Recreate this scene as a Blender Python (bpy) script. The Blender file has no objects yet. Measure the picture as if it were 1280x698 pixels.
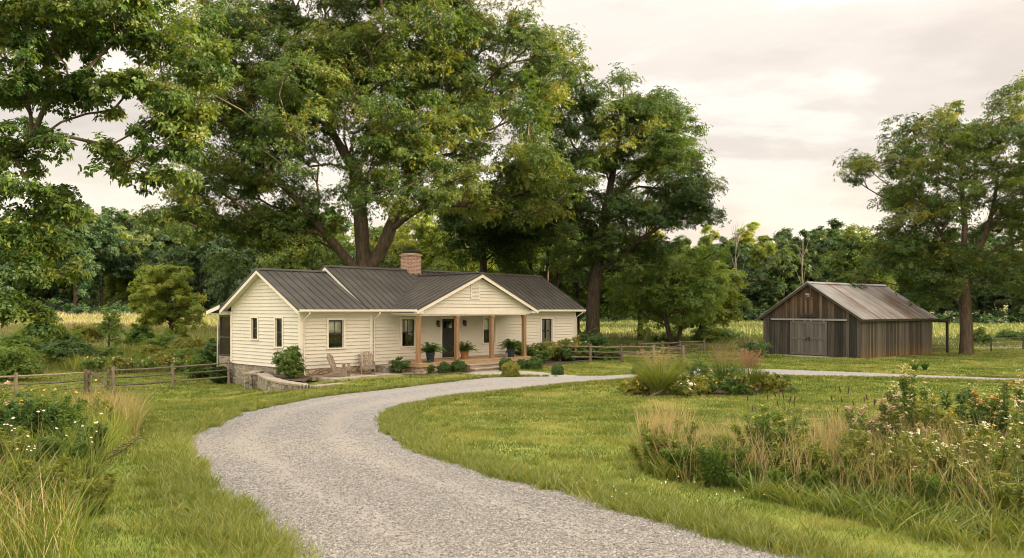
import bpy, math, random
import numpy as np
from mathutils import Vector, Matrix

# ------------------------------------------------------------------ camera, sky, sun, exposure
SC = bpy.context.scene
COL = SC.collection
EYE = 3.03
FPX = 989.0                     # focal length in photo pixels (1280 wide)
cam_d = bpy.data.cameras.new('camera')
cam = bpy.data.objects.new('camera', cam_d); COL.objects.link(cam)
cam.location = (0, 0, EYE); cam.rotation_euler = (math.radians(90), 0, 0)
cam_d.sensor_width = 36.0; cam_d.lens = FPX/1280*36.0
cam_d.shift_y = 39/1280
cam_d.clip_start = 0.1; cam_d.clip_end = 2000
SC.camera = cam

SUN_EL = math.radians(10.5)
SUN_AZ = math.radians(97.0)    # clockwise from +Y: low on the right, over the blocking trees added beyond the frame
SUN = Vector((math.sin(SUN_AZ)*math.cos(SUN_EL), math.cos(SUN_AZ)*math.cos(SUN_EL), math.sin(SUN_EL)))
sl = bpy.data.lights.new('sun', 'SUN'); sl.energy = 5.0; sl.angle = math.radians(3.0); sl.color = (1.0, 0.79, 0.48)
so = bpy.data.objects.new('sun', sl); COL.objects.link(so)
so.rotation_euler = SUN.to_track_quat('Z', 'Y').to_euler(); so.location = (60, -20, 40)

SC.view_settings.view_transform = 'Standard'
try: SC.view_settings.look = 'None'
except Exception: pass
SC.view_settings.gamma = 1.0; SC.view_settings.use_curve_mapping = False
SC.view_settings.exposure = 2.06
SC.cycles.max_bounces = 6; SC.cycles.diffuse_bounces = 3; SC.cycles.glossy_bounces = 2
SC.cycles.transmission_bounces = 4; SC.cycles.transparent_max_bounces = 8
SC.cycles.caustics_reflective = False; SC.cycles.caustics_refractive = False
SC.cycles.use_denoising = True
SC.cycles.filter_width = 1.0
SC.cycles.denoising_input_passes = 'RGB_ALBEDO_NORMAL'; SC.cycles.denoising_prefilter = 'ACCURATE'
try: SC.cycles.denoiser = 'OPENIMAGEDENOISE'
except Exception: pass

class NT:
    """tiny node-tree helper"""
    def __init__(s, tree): s.t = tree; tree.nodes.clear()
    def n(s, typ, ins=None, **attrs):
        nd = s.t.nodes.new(typ)
        for k, v in attrs.items(): setattr(nd, k, v)
        for k, v in (ins or {}).items():
            sock = nd.inputs[k]
            if hasattr(v, 'bl_idname') and hasattr(v, 'links'): s.t.links.new(v, sock)
            else: sock.default_value = v
        return nd
    def math(s, op, a, b=0.0, c=None, clamp=False):
        nd = s.n('ShaderNodeMath', {0: a, 1: b}, operation=op, use_clamp=clamp)
        if c is not None:
            if hasattr(c, 'links'): s.t.links.new(c, nd.inputs[2])
            else: nd.inputs[2].default_value = c
        return nd.outputs[0]
    def ramp(s, fac, stops, interp='LINEAR'):
        nd = s.n('ShaderNodeValToRGB', {'Fac': fac}); cr = nd.color_ramp; cr.interpolation = interp
        while len(cr.elements) < len(stops): cr.elements.new(0.5)
        for e, (p, c) in zip(cr.elements, stops):
            e.position = p; e.color = (c[0], c[1], c[2], 1) if hasattr(c, '__len__') else (c, c, c, 1)
        return nd.outputs['Color']
    def mix(s, fac, a, b, blend='MIX'):
        nd = s.n('ShaderNodeMix', data_type='RGBA', blend_type=blend)
        for sock, v in ((nd.inputs[0], fac), (nd.inputs[6], a), (nd.inputs[7], b)):
            if hasattr(v, 'links'): s.t.links.new(v, sock)
            elif hasattr(v, '__len__'): sock.default_value = (v[0], v[1], v[2], 1)
            else: sock.default_value = v
        return nd.outputs[2]
    def noise(s, vec, scale, detail=4, rough=.55, stretch=None, dist=0.0):
        if stretch:
            vec = s.n('ShaderNodeVectorMath', {0: vec, 1: stretch}, operation='MULTIPLY').outputs[0]
        return s.n('ShaderNodeTexNoise', {'Vector': vec, 'Scale': scale, 'Detail': detail, 'Roughness': rough, 'Distortion': dist}).outputs['Fac']

# world: a thin Nishita sky behind a broken veil of warm evening cloud (brighter towards the zenith)
W = bpy.data.worlds.new('World'); SC.world = W; W.use_nodes = True
w = NT(W.node_tree)
sky = w.n('ShaderNodeTexSky', sky_type='NISHITA', sun_disc=False, sun_elevation=SUN_EL, sun_rotation=SUN_AZ, air_density=1.0, dust_density=2.0)
tc = w.n('ShaderNodeTexCoord')
sep = w.n('ShaderNodeSeparateXYZ', {0: tc.outputs['Generated']})
zz = w.math('MAXIMUM', sep.outputs['Z'], 0.0)
den = w.math('ADD', zz, 0.10)
px_ = w.math('DIVIDE', sep.outputs['X'], den); py_ = w.math('DIVIDE', sep.outputs['Y'], den)
cv = w.n('ShaderNodeCombineXYZ', {0: px_, 1: py_, 2: 1.9}).outputs[0]
n1 = w.noise(cv, 0.62, 7, .56, (0.6, 1.0, 1.0), 0.5)
n2 = w.noise(cv, 2.6, 5, .6, (0.7, 1.0, 1.0))
nn = w.math('ADD', w.math('MULTIPLY', n1, .78), w.math('MULTIPLY', n2, .22))
cl = w.ramp(nn, [(.40, (3.4, 3.15, 2.82)), (.48, (3.02, 2.74, 2.42)), (.55, (2.50, 2.20, 1.93)), (.65, (2.12, 1.84, 1.61))], 'EASE')
hz = w.ramp(zz, [(0.0, 1.0), (0.10, 0.55), (0.21, 0.0)], 'EASE')
cl = w.mix(w.math('MULTIPLY', hz, .85), cl, (3.7, 3.2, 2.52))
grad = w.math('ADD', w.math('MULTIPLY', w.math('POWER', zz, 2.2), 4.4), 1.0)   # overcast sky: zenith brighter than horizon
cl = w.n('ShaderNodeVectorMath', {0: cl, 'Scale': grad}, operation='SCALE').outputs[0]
# warm bright sky added behind the camera to light the house front
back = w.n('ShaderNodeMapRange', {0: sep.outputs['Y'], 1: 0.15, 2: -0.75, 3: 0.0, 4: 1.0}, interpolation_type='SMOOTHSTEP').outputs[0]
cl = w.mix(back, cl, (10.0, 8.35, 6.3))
# the veil glows around the hidden sun
sd = w.n('ShaderNodeVectorMath', {0: tc.outputs['Generated'], 1: tuple(SUN)}, operation='DOT_PRODUCT').outputs['Value']
gl = w.math('POWER', w.math('MAXIMUM', sd, 0.0), 5.0)
cl = w.mix(w.math('MULTIPLY', gl, .8), cl, (11.0, 8.0, 5.0))
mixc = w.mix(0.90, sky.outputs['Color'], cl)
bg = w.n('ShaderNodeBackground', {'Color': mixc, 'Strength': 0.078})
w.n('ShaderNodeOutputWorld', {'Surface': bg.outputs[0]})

# ------------------------------------------------------------------ terrain
def smooth(a, e0, e1):
    t = np.clip((np.asarray(a, float)-e0)/(e1-e0), 0, 1); return t*t*(3-2*t)
def lin(a, e0, e1): return np.clip((np.asarray(a, float)-e0)/(e1-e0), 0, 1)
def ground(x, y):
    x = np.asarray(x, float); y = np.asarray(y, float)
    z = 1.25*(1-smooth(y, 1.0, 30.0))
    z = z - 0.62*smooth(-x, 6.5, 13.5)*smooth(y, 21, 32)*(1-smooth(y, 46, 75))
    left = smooth(-x-0.05*y, 0, 45)
    z = z + smooth(y, 52, 150)*(1.05+1.5*left)
    z = z + left*26*smooth(y, 165, 330) + (1-left)*5*smooth(y, 170, 300)
    z = z + 0.05*np.sin(x*.31+1.3)*np.sin(y*.27)*smooth(y, 44, 60) + .25*np.sin(x*.05)*np.sin(y*.06+.5)*smooth(y, 60, 90)
    return z
def gz(x, y): return float(ground(x, y))
def G(px, py):
    """point of the ground seen at a photo pixel"""
    kx, kz = (px-640)/FPX, (py-388)/FPX
    lo = 2.0
    while lo < 400 and EYE-kz*lo > gz(kx*lo, lo): lo += 0.25
    a, b = lo-.25, lo
    for _ in range(30):
        m = (a+b)/2
        if EYE-kz*m > gz(kx*m, m): a = m
        else: b = m
    return Vector((kx*a, a, gz(kx*a, a)))
def onray(px, Y):
    x = (px-640)/FPX*Y; return Vector((x, Y, gz(x, Y)))

# ------------------------------------------------------------------ object helpers
def link(o, parent=None):
    COL.objects.link(o)
    if parent is not None: o.parent = parent
    return o
def tag(o, label=None, cat=None, group=None, kind=None):
    if label: o['label'] = label
    if cat: o['category'] = cat
    if group: o['group'] = group
    if kind: o['kind'] = kind
    return o
def thing(name, loc, rz, label, cat, group=None):
    o = bpy.data.objects.new(name, None); o.empty_display_size = .2
    link(o); o.location = loc; o.rotation_euler = (0, 0, rz)
    return tag(o, label, cat, group)
def mesh_np(name, V, F, mat, parent=None, tint=None, smooth_=False):
    """V (n,3); F (m,k) one face size, or a list of such arrays"""
    me = bpy.data.meshes.new(name)
    Fs = F if isinstance(F, list) else [F]
    Fs = [np.asarray(f, np.int32) for f in Fs if len(f)]
    V = np.asarray(V, np.float32)
    me.vertices.add(len(V)); me.vertices.foreach_set('co', V.ravel())
    nl = sum(f.size for f in Fs); nf = sum(len(f) for f in Fs)
    me.loops.add(nl); me.loops.foreach_set('vertex_index', np.concatenate([f.ravel() for f in Fs]))
    tot = np.concatenate([np.full(len(f), f.shape[1], np.int32) for f in Fs])
    me.polygons.add(nf); me.polygons.foreach_set('loop_start', np.concatenate([[0], np.cumsum(tot)[:-1]]).astype(np.int32))
    me.polygons.foreach_set('loop_total', tot)
    me.polygons.foreach_set('use_smooth', np.full(nf, bool(smooth_)))
    if tint is not None:
        at = me.attributes.new('tint', 'FLOAT', 'FACE'); at.data.foreach_set('value', np.asarray(tint, np.float32))
    me.update(calc_edges=True); me.validate()
    if mat is not None: me.materials.append(mat)
    return link(bpy.data.objects.new(name, me), parent)
class MB:
    """collects shapes into one mesh"""
    def __init__(s): s.v = []; s.f = []; s.t = []
    def add(s, vs, fs, tint=.5):
        k = len(s.v); s.v += [tuple(p) for p in vs]; s.f += [[i+k for i in f] for f in fs]; s.t += [tint]*len(fs)
    def box(s, x0, x1, y0, y1, z0, z1, tint=.5):
        s.add([(x0,y0,z0),(x1,y0,z0),(x1,y1,z0),(x0,y1,z0),(x0,y0,z1),(x1,y0,z1),(x1,y1,z1),(x0,y1,z1)],
              [(3,2,1,0),(4,5,6,7),(0,1,5,4),(1,2,6,5),(2,3,7,6),(3,0,4,7)], tint)
    def hexa(s, p, tint=.5):
        """8 points: bottom ring 0-3, top ring 4-7"""
        s.add(p, [(3,2,1,0),(4,5,6,7),(0,1,5,4),(1,2,6,5),(2,3,7,6),(3,0,4,7)], tint)
    def beam(s, a, b, wd, hd, up=(0,0,1), tint=.5):
        a = Vector(a); b = Vector(b); d = (b-a).normalized(); u = Vector(up)
        sd_ = d.cross(u)
        if sd_.length < 1e-4: sd_ = d.cross(Vector((1,0,0)))
        sd_.normalize(); u = sd_.cross(d).normalized()
        r = []
        for p in (a, b): r += [p-sd_*wd/2-u*hd/2, p+sd_*wd/2-u*hd/2, p+sd_*wd/2+u*hd/2, p-sd_*wd/2+u*hd/2]
        s.hexa(r, tint)
    def poly(s, pts, off, tint=.5):
        """planar polygon extruded by off"""
        n = len(pts); off = Vector(off); q = [Vector(p) for p in pts]
        s.add(q+[p+off for p in q], [tuple(range(n))[::-1], tuple(range(n, 2*n))]+[(i,(i+1)%n,(i+1)%n+n,i+n) for i in range(n)], tint)
    def tube(s, pts, rad, n=8, tint=.5, cap=True):
        pts = [Vector(p) for p in pts]; rings = []; m = len(pts)
        if not hasattr(rad, '__len__'): rad = [rad]*m
        ref = None; vs = []
        for i, p in enumerate(pts):
            d = (pts[min(i+1,m-1)]-pts[max(i-1,0)]).normalized()
            if ref is None: ref = Vector((1,0,0)) if abs(d.x) < .8 else Vector((0,1,0))
            a = (ref-d*ref.dot(d)).normalized(); b = d.cross(a); ref = a
            for k in range(n):
                an = 2*math.pi*k/n; vs.append(p+(a*math.cos(an)+b*math.sin(an))*rad[i])
        fs = [(i*n+k, i*n+(k+1)%n, (i+1)*n+(k+1)%n, (i+1)*n+k) for i in range(m-1) for k in range(n)]
        if cap: fs += [tuple(range(n))[::-1], tuple(range((m-1)*n, m*n))]
        s.add(vs, fs, tint)
    def lathe(s, prof, n=16, c=(0,0,0), tint=.5):
        vs = [(c[0]+r*math.cos(2*math.pi*k/n), c[1]+r*math.sin(2*math.pi*k/n), c[2]+z) for r, z in prof for k in range(n)]
        m = len(prof)
        s.add(vs, [(i*n+k, i*n+(k+1)%n, (i+1)*n+(k+1)%n, (i+1)*n+k) for i in range(m-1) for k in range(n)], tint)
    def build(s, name, mat, parent=None, smooth_=False, bevel=0):
        me = bpy.data.meshes.new(name); me.from_pydata(s.v, [], s.f)
        at = me.attributes.new('tint', 'FLOAT', 'FACE'); at.data.foreach_set('value', np.asarray(s.t, np.float32))
        if smooth_: me.polygons.foreach_set('use_smooth', [True]*len(me.polygons))
        me.update()
        if mat is not None: me.materials.append(mat)
        o = link(bpy.data.objects.new(name, me), parent)
        if bevel:
            b = o.modifiers.new('bevel', 'BEVEL'); b.width = bevel; b.segments = 2; b.limit_method = 'ANGLE'
        return o
def copy_tree(o, parent=None):
    c = o.copy(); COL.objects.link(c); c.parent = parent
    for ch in [k for k in bpy.data.objects if k.parent == o]: copy_tree(ch, c)
    return c

# ------------------------------------------------------------------ materials
def new_mat(name):
    m = bpy.data.materials.new(name); m.use_nodes = True
    return m, NT(m.node_tree)
def finish(t, col, rough=.6, bump=None, bstr=.3, bdist=.02, spec=.5, metal=0.0):
    ins = {'Base Color': col if hasattr(col, 'links') else (col[0], col[1], col[2], 1), 'Roughness': rough, 'Specular IOR Level': spec, 'Metallic': metal}
    if bump is not None:
        ins['Normal'] = t.n('ShaderNodeBump', {'Height': bump, 'Strength': bstr, 'Distance': bdist}).outputs[0]
    p = t.n('ShaderNodeBsdfPrincipled', ins)
    t.n('ShaderNodeOutputMaterial', {'Surface': p.outputs[0]})
def objco(t): return t.n('ShaderNodeTexCoord').outputs['Object']
def tintv(t): return t.n('ShaderNodeAttribute', attribute_name='tint').outputs['Fac']
def m_noise(name, stops, scale=3, detail=5, rough=.6, stretch=None, bump=.0, bdist=.02, spec=.4, metal=0.0, tint=0.0, bscale=None):
    m, t = new_mat(name); oc = objco(t)
    f = t.noise(oc, scale, detail, .6, stretch)
    if tint: f = t.math('ADD', f, t.math('MULTIPLY', t.math('SUBTRACT', tintv(t), .5), tint), clamp=True)
    col = t.ramp(f, stops)
    b = t.noise(oc, bscale or scale*3, detail, .65, stretch) if bump else None
    finish(t, col, rough, b, bump, bdist, spec, metal); return m
def m_leaf(name, dark, mid, light, trans=.38, rough=.5):
    m, t = new_mat(name)
    f = tintv(t)
    oi = t.n('ShaderNodeObjectInfo').outputs['Random']
    f = t.math('ADD', f, t.math('MULTIPLY', t.math('SUBTRACT', oi, .5), .22), clamp=True)
    col = t.ramp(f, [(0.0, dark), (.5, mid), (1.0, light)])
    p = t.n('ShaderNodeBsdfPrincipled', {'Base Color': col, 'Roughness': rough, 'Specular IOR Level': .35})
    tcol = t.mix(1.0, col, (1.55, 1.35, .45), 'MULTIPLY')
    tr = t.n('ShaderNodeBsdfTranslucent', {'Color': tcol})
    mx = t.n('ShaderNodeMixShader', {0: trans, 1: p.outputs[0], 2: tr.outputs[0]})
    t.n('ShaderNodeOutputMaterial', {'Surface': mx.outputs[0]}); return m

M = {}
def S(h):
    """sRGB 0-255 triple to linear"""
    return tuple(((c/255)/12.92 if c/255 <= .04045 else ((c/255+.055)/1.055)**2.4) for c in h)
M['siding'] = m_noise('cream_siding', [(.15, (.47,.45,.40)), (.4, (.575,.553,.50)), (.8, (.62,.598,.545))], 1.1, 6, .5, (1,1,.45), spec=.3, tint=.08)
M['trim'] = m_noise('white_trim', [(.3, (.64,.61,.55)), (.7, (.69,.665,.61))], 2, 3, .4)
M['sash'] = m_noise('dark_sash', [(.3, (.035,.033,.03)), (.7, (.05,.047,.043))], 6, 2, .35)
M['roof'] = m_noise('bronze_metal_roof', [(.25, (.046,.044,.042)), (.5, (.064,.061,.058)), (.75, (.088,.083,.079))], .9, 8, .42, (1,1,1), .03, .01, .5, .25)
M['fascia_dark'] = m_noise('roof_edge_metal', [(.3, (.04,.035,.03)), (.7, (.06,.052,.045))], 3, 3, .4)
M['post'] = m_noise('stained_cedar', [(.25, (.185,.108,.058)), (.5, (.26,.16,.09)), (.75, (.33,.21,.125))], 5, 6, .55, (3,3,.25), .15)
M['door'] = m_noise('charcoal_door', [(.3, (.018,.023,.025)), (.7, (.03,.036,.038))], 4, 3, .35)
M['black'] = m_noise('black_metal', [(.3, (.012,.012,.012)), (.7, (.025,.024,.022))], 8, 2, .4)
M['porchdeck'] = m_noise('porch_boards', [(.25, (.28,.185,.11)), (.75, (.42,.30,.19))], 6, 5, .6, (.3,3,1), .1)
M['chairwood'] = m_noise('weathered_teak', [(.25, (.17,.135,.105)), (.55, (.26,.21,.165)), (.8, (.35,.29,.235))], 6, 6, .75, (2,2,2), .15, tint=.5)
M['railwood'] = m_noise('weathered_rails', [(.25, (.075,.06,.046)), (.55, (.15,.122,.094)), (.8, (.23,.195,.155))], 4, 7, .85, (2,2,.8), .35, tint=.4)
M['gate'] = M['railwood']
M['patio'] = m_noise('patio_paving', [(.25, (.24,.205,.165)), (.75, (.40,.345,.28))], 2.2, 6, .8, None, .2, tint=.4)
M['mulch'] = m_noise('dark_mulch', [(.3, (.035,.024,.016)), (.7, (.085,.058,.038))], 9, 6, .95, None, .6)
M['blind'] = m_noise('pale_blind', [(.3, (.50,.48,.43)), (.7, (.60,.57,.51))], 3, 3, .8, (.2,.2,30))
M['inner'] = m_noise('room_shadow', [(.3, (.05,.045,.04)), (.7, (.08,.07,.06))], 1, 2, .9)
M['bluepot'] = m_noise('blue_glaze', [(.3, (.022,.036,.062)), (.7, (.045,.068,.105))], 7, 4, .22, None, .08)
M['claypot'] = m_noise('terracotta', [(.3, (.33,.15,.07)), (.7, (.46,.235,.12))], 5, 5, .75, None, .15)
M['soil'] = m_noise('potting_soil', [(.3, (.02,.014,.01)), (.7, (.05,.035,.025))], 20, 4, .95)
M['lampglass'] = m_noise('lantern_glass', [(.3, (.10,.09,.07)), (.7, (.15,.13,.10))], 4, 2, .15)
def m_glass():
    m, t = new_mat('window_glass')
    fr = t.n('ShaderNodeFresnel', {'IOR': 1.5}).outputs[0]
    tr = t.n('ShaderNodeBsdfTransparent', {'Color': (.85,.88,.86,1)})
    gl_ = t.n('ShaderNodeBsdfGlossy', {'Color': (.9,.93,.95,1), 'Roughness': .03})
    mx = t.n('ShaderNodeMixShader', {0: t.math('ADD', t.math('MULTIPLY', fr, 1.0), .03, clamp=True), 1: tr.outputs[0], 2: gl_.outputs[0]})
    t.n('ShaderNodeOutputMaterial', {'Surface': mx.outputs[0]}); return m
M['glass'] = m_glass()
def m_screen():
    m, t = new_mat('insect_screen')
    tr = t.n('ShaderNodeBsdfTransparent', {'Color': (1,1,1,1)})
    d = t.n('ShaderNodeBsdfDiffuse', {'Color': (.05,.045,.035,1)})
    mx = t.n('ShaderNodeMixShader', {0: .55, 1: tr.outputs[0], 2: d.outputs[0]})
    t.n('ShaderNodeOutputMaterial', {'Surface': mx.outputs[0]}); return m
M['screen'] = m_screen()
def m_stone(name, cols, scale=3.2, stretch=(1,1,1.7), mortar=(.16,.14,.115)):
    m, t = new_mat(name); oc = objco(t)
    v0 = t.n('ShaderNodeVectorMath', {0: oc, 1: stretch}, operation='MULTIPLY').outputs[0]
    wob = t.n('ShaderNodeTexNoise', {'Vector': v0, 'Scale': 2.5, 'Detail': 2}).outputs['Color']
    v = t.mix(.12, v0, wob, 'ADD')
    vo = t.n('ShaderNodeTexVoronoi', {'Vector': v, 'Scale': scale}, feature='F1')
    ed = t.n('ShaderNodeTexVoronoi', {'Vector': v, 'Scale': scale}, feature='DISTANCE_TO_EDGE').outputs['Distance']
    r = t.n('ShaderNodeSeparateColor', {0: vo.outputs['Color']}).outputs[0]
    base = t.ramp(r, cols)
    fine = t.noise(oc, 14, 6, .65)
    base = t.mix(.55, base, t.ramp(fine, [(.3, .35), (.7, 1.0)]), 'MULTIPLY')
    k = t.ramp(ed, [(.015, 0.0), (.06, 1.0)])
    col = t.mix(k, mortar, base)
    h = t.math('ADD', k, t.math('MULTIPLY', fine, .5))
    finish(t, col, .85, h, .9, .04, .25); return m
M['stone'] = m_stone('field_stone', [(0,(.20,.19,.175)),(.35,(.34,.30,.245)),(.65,(.42,.375,.31)),(1,(.30,.285,.27))])
M['stonewarm'] = m_stone('tan_ledge_stone', [(0,(.33,.25,.165)),(.4,(.46,.355,.235)),(.7,(.54,.43,.30)),(1,(.36,.30,.235))], 2.6, (1,1,2.4), (.22,.175,.12))
M['cap'] = m_noise('flagstone_cap', [(.3,(.23,.20,.16)),(.7,(.36,.32,.265))], 3, 6, .8, None, .3)
def m_brick():
    m, t = new_mat('red_brick'); oc = objco(t)
    sp = t.n('ShaderNodeSeparateXYZ', {0: oc})
    u = t.math('ADD', sp.outputs[0], sp.outputs[1])
    v = t.n('ShaderNodeCombineXYZ', {0: u, 1: sp.outputs[2], 2: 0.0}).outputs[0]
    b = t.n('ShaderNodeTexBrick', {'Vector': v, 'Scale': 1.0, 'Color1': (.22,.098,.075,1), 'Color2': (.31,.175,.138,1), 'Mortar': (.42,.36,.30,1),
            'Mortar Size': .012, 'Brick Width': .22, 'Row Height': .075, 'Bias': 0.0})
    col = t.mix(.45, b.outputs['Color'], t.ramp(t.noise(oc, 9, 5), [(.3,.5),(.7,1.15)]), 'MULTIPLY')
    finish(t, col, .85, t.math('SUBTRACT', 1.0, b.outputs['Fac']), .7, .012, .25); return m
M['brick'] = m_brick()
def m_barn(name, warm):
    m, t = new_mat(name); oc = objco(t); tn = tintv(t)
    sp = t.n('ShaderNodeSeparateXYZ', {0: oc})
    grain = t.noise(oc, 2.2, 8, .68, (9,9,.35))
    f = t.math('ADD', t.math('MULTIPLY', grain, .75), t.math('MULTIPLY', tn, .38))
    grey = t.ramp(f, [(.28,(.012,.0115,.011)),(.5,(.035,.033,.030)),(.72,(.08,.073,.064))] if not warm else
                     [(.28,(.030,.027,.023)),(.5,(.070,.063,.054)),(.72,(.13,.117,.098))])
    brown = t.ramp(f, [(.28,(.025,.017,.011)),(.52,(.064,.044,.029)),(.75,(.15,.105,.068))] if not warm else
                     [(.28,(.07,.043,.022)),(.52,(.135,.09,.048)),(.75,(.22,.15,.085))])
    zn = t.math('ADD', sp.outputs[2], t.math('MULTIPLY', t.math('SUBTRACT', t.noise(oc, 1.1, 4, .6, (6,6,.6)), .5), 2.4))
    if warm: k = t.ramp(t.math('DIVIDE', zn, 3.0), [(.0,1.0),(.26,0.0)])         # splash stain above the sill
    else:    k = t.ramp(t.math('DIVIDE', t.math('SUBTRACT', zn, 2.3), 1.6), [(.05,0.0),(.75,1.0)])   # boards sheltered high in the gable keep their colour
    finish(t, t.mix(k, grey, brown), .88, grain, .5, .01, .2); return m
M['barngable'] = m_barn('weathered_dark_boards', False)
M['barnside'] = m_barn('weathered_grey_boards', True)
M['barndoor'] = m_noise('silvered_boards', [(.25,(.050,.047,.043)),(.5,(.085,.081,.075)),(.8,(.135,.13,.121))], 2.2, 7, .85, (9,9,.35), .3, tint=.35)
def m_barnroof():
    m, t = new_mat('rusty_tin_roof'); oc = objco(t); tn = tintv(t)
    base = t.ramp(t.noise(oc, .8, 5), [(.3,(.25,.247,.245)),(.7,(.35,.345,.34))])
    streak = t.noise(oc, 1.5, 6, .6, (1.6,.22,.22))
    big = t.noise(oc, .28, 3, .5)
    k = t.math('ADD', t.math('MULTIPLY', streak, .55), t.math('ADD', t.math('MULTIPLY', big, .5), t.math('MULTIPLY', tn, .25)))
    rust = t.ramp(t.noise(oc, 5, 5), [(.3,(.10,.05,.03)),(.7,(.20,.115,.07))])
    finish(t, t.mix(t.ramp(k, [(.60,0.0),(.74,.85)]), base, rust), .5, None, metal=.35); return m
M['barnroof'] = m_barnroof()
M['galv'] = m_noise('galvanised_track', [(.3,(.30,.31,.32)),(.7,(.42,.43,.44))], 5, 4, .45, None, 0, metal=.5)
M['bark'] = m_noise('grey_brown_bark', [(.25,(.045,.034,.025)),(.5,(.10,.078,.058)),(.75,(.17,.135,.10))], 3.2, 8, .92, (2.4,2.4,.5), .9, .05, .15)
M['barkdark'] = m_noise('dark_bark', [(.25,(.025,.02,.016)),(.5,(.055,.044,.034)),(.75,(.10,.082,.062))], 3.5, 7, .92, (2.4,2.4,.5), .8, .05, .15)
M['barkpale'] = m_noise('pale_dead_bark', [(.25,(.06,.053,.045)),(.75,(.14,.125,.105))], 4, 6, .9, (2,2,.4), .3)
M['lf_hero'] = m_leaf('maple_leaves', (.018,.048,.014), (.058,.110,.026), (.195,.205,.038), .46)
M['lf_fg'] = m_leaf('near_leaves', (.022,.056,.013), (.062,.112,.021), (.19,.20,.034), .46)
M['lf_right'] = m_leaf('walnut_leaves', (.025,.060,.016), (.066,.118,.026), (.205,.205,.038), .46)
M['lf_lgreen'] = m_leaf('light_green_leaves', (.055,.115,.026), (.115,.195,.04), (.21,.27,.06), .45)
M['lf_young'] = m_leaf('young_tree_leaves', (.11,.18,.036), (.20,.265,.05), (.32,.345,.07), .45)  # lightened leaf colour stands in for sunlight the tree misses
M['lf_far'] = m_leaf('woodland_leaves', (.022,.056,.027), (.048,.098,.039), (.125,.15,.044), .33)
M['lf_farsun'] = m_leaf('sunlit_yellow_green_leaves', (.075,.135,.028), (.15,.215,.042), (.26,.29,.06), .45)  # sunlit look put into the leaf colour
M['lf_shrub'] = m_leaf('shrub_leaves', (.045,.095,.020), (.09,.16,.034), (.19,.235,.055), .36)
M['lf_box'] = m_leaf('boxwood_leaves', (.028,.070,.016), (.055,.115,.026), (.11,.165,.045), .25)
M['lf_lime'] = m_leaf('lime_leaves', (.10,.13,.018), (.18,.20,.03), (.27,.26,.05), .3)
M['lf_fern'] = m_leaf('fern_fronds', (.040,.10,.018), (.09,.18,.034), (.17,.26,.055), .35)
M['lf_grass'] = m_leaf('lawn_blades', (.085,.135,.024), (.18,.222,.050), (.345,.32,.125), .35)
M['lf_wild'] = m_leaf('wild_grass_blades', (.075,.125,.022), (.18,.225,.045), (.40,.35,.14), .35)
M['lf_tan'] = m_leaf('tan_grass_blades', (.22,.19,.09), (.37,.305,.175), (.50,.425,.28), .35)
M['lf_meadow'] = m_leaf('meadow_blades', (.085,.125,.034), (.15,.172,.060), (.235,.21,.135), .3)
M['lf_red'] = m_leaf('pink_plumes', (.20,.12,.085), (.30,.19,.14), (.40,.29,.22), .3)
M['white_petal'] = m_leaf('white_petals', (.70,.68,.60), (.78,.76,.69), (.84,.82,.76), .25)
M['yellow_petal'] = m_leaf('yellow_petals', (.50,.34,.03), (.62,.44,.05), (.70,.52,.08), .2)
M['pink_petal'] = m_leaf('pink_petals', (.28,.19,.15), (.38,.27,.22), (.50,.40,.34), .25)
M['orange_petal'] = m_leaf('orange_petals', (.40,.16,.05), (.52,.24,.08), (.60,.34,.14), .25)
M['cream_petal'] = m_leaf('cream_bracts', (.45,.38,.24), (.56,.48,.33), (.66,.58,.42), .25)
M['seed'] = m_noise('dark_seed_heads', [(.3,(.035,.02,.012)),(.7,(.085,.05,.03))], 20, 3, .9)
M['stalk'] = m_noise('green_stalks', [(.3,(.07,.10,.025)),(.7,(.13,.15,.045))], 6, 3, .7)
M['deadwood'] = m_noise('dead_twigs', [(.3,(.05,.035,.024)),(.7,(.13,.095,.065))], 8, 4, .9)
# ------------------------------------------------------------------ ground, drive
rng = np.random.default_rng(7)
random.seed(7)
def in_poly(x, y, poly):
    inside = np.zeros(np.shape(x), bool); n = len(poly); j = n-1
    for i in range(n):
        xi, yi = poly[i][0], poly[i][1]; xj, yj = poly[j][0], poly[j][1]
        c = ((yi > y) != (yj > y)) & (x < (xj-xi)*(y-yi)/((yj-yi) if yj != yi else 1e-9)+xi)
        inside ^= c; j = i
    return inside
def vnoise(x, y, s, seed=0):
    """smooth value noise 0..1"""
    r = np.random.default_rng(seed).random((256, 256))
    u = np.asarray(x)/s+50.3; v = np.asarray(y)/s+71.7
    i = np.floor(u).astype(int); j = np.floor(v).astype(int); a = u-i; b = v-j
    a = a*a*(3-2*a); b = b*b*(3-2*b)
    g = lambda p, q: r[p % 256, q % 256]
    return (g(i,j)*(1-a)+g(i+1,j)*a)*(1-b)+(g(i,j+1)*(1-a)+g(i+1,j+1)*a)*b
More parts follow.
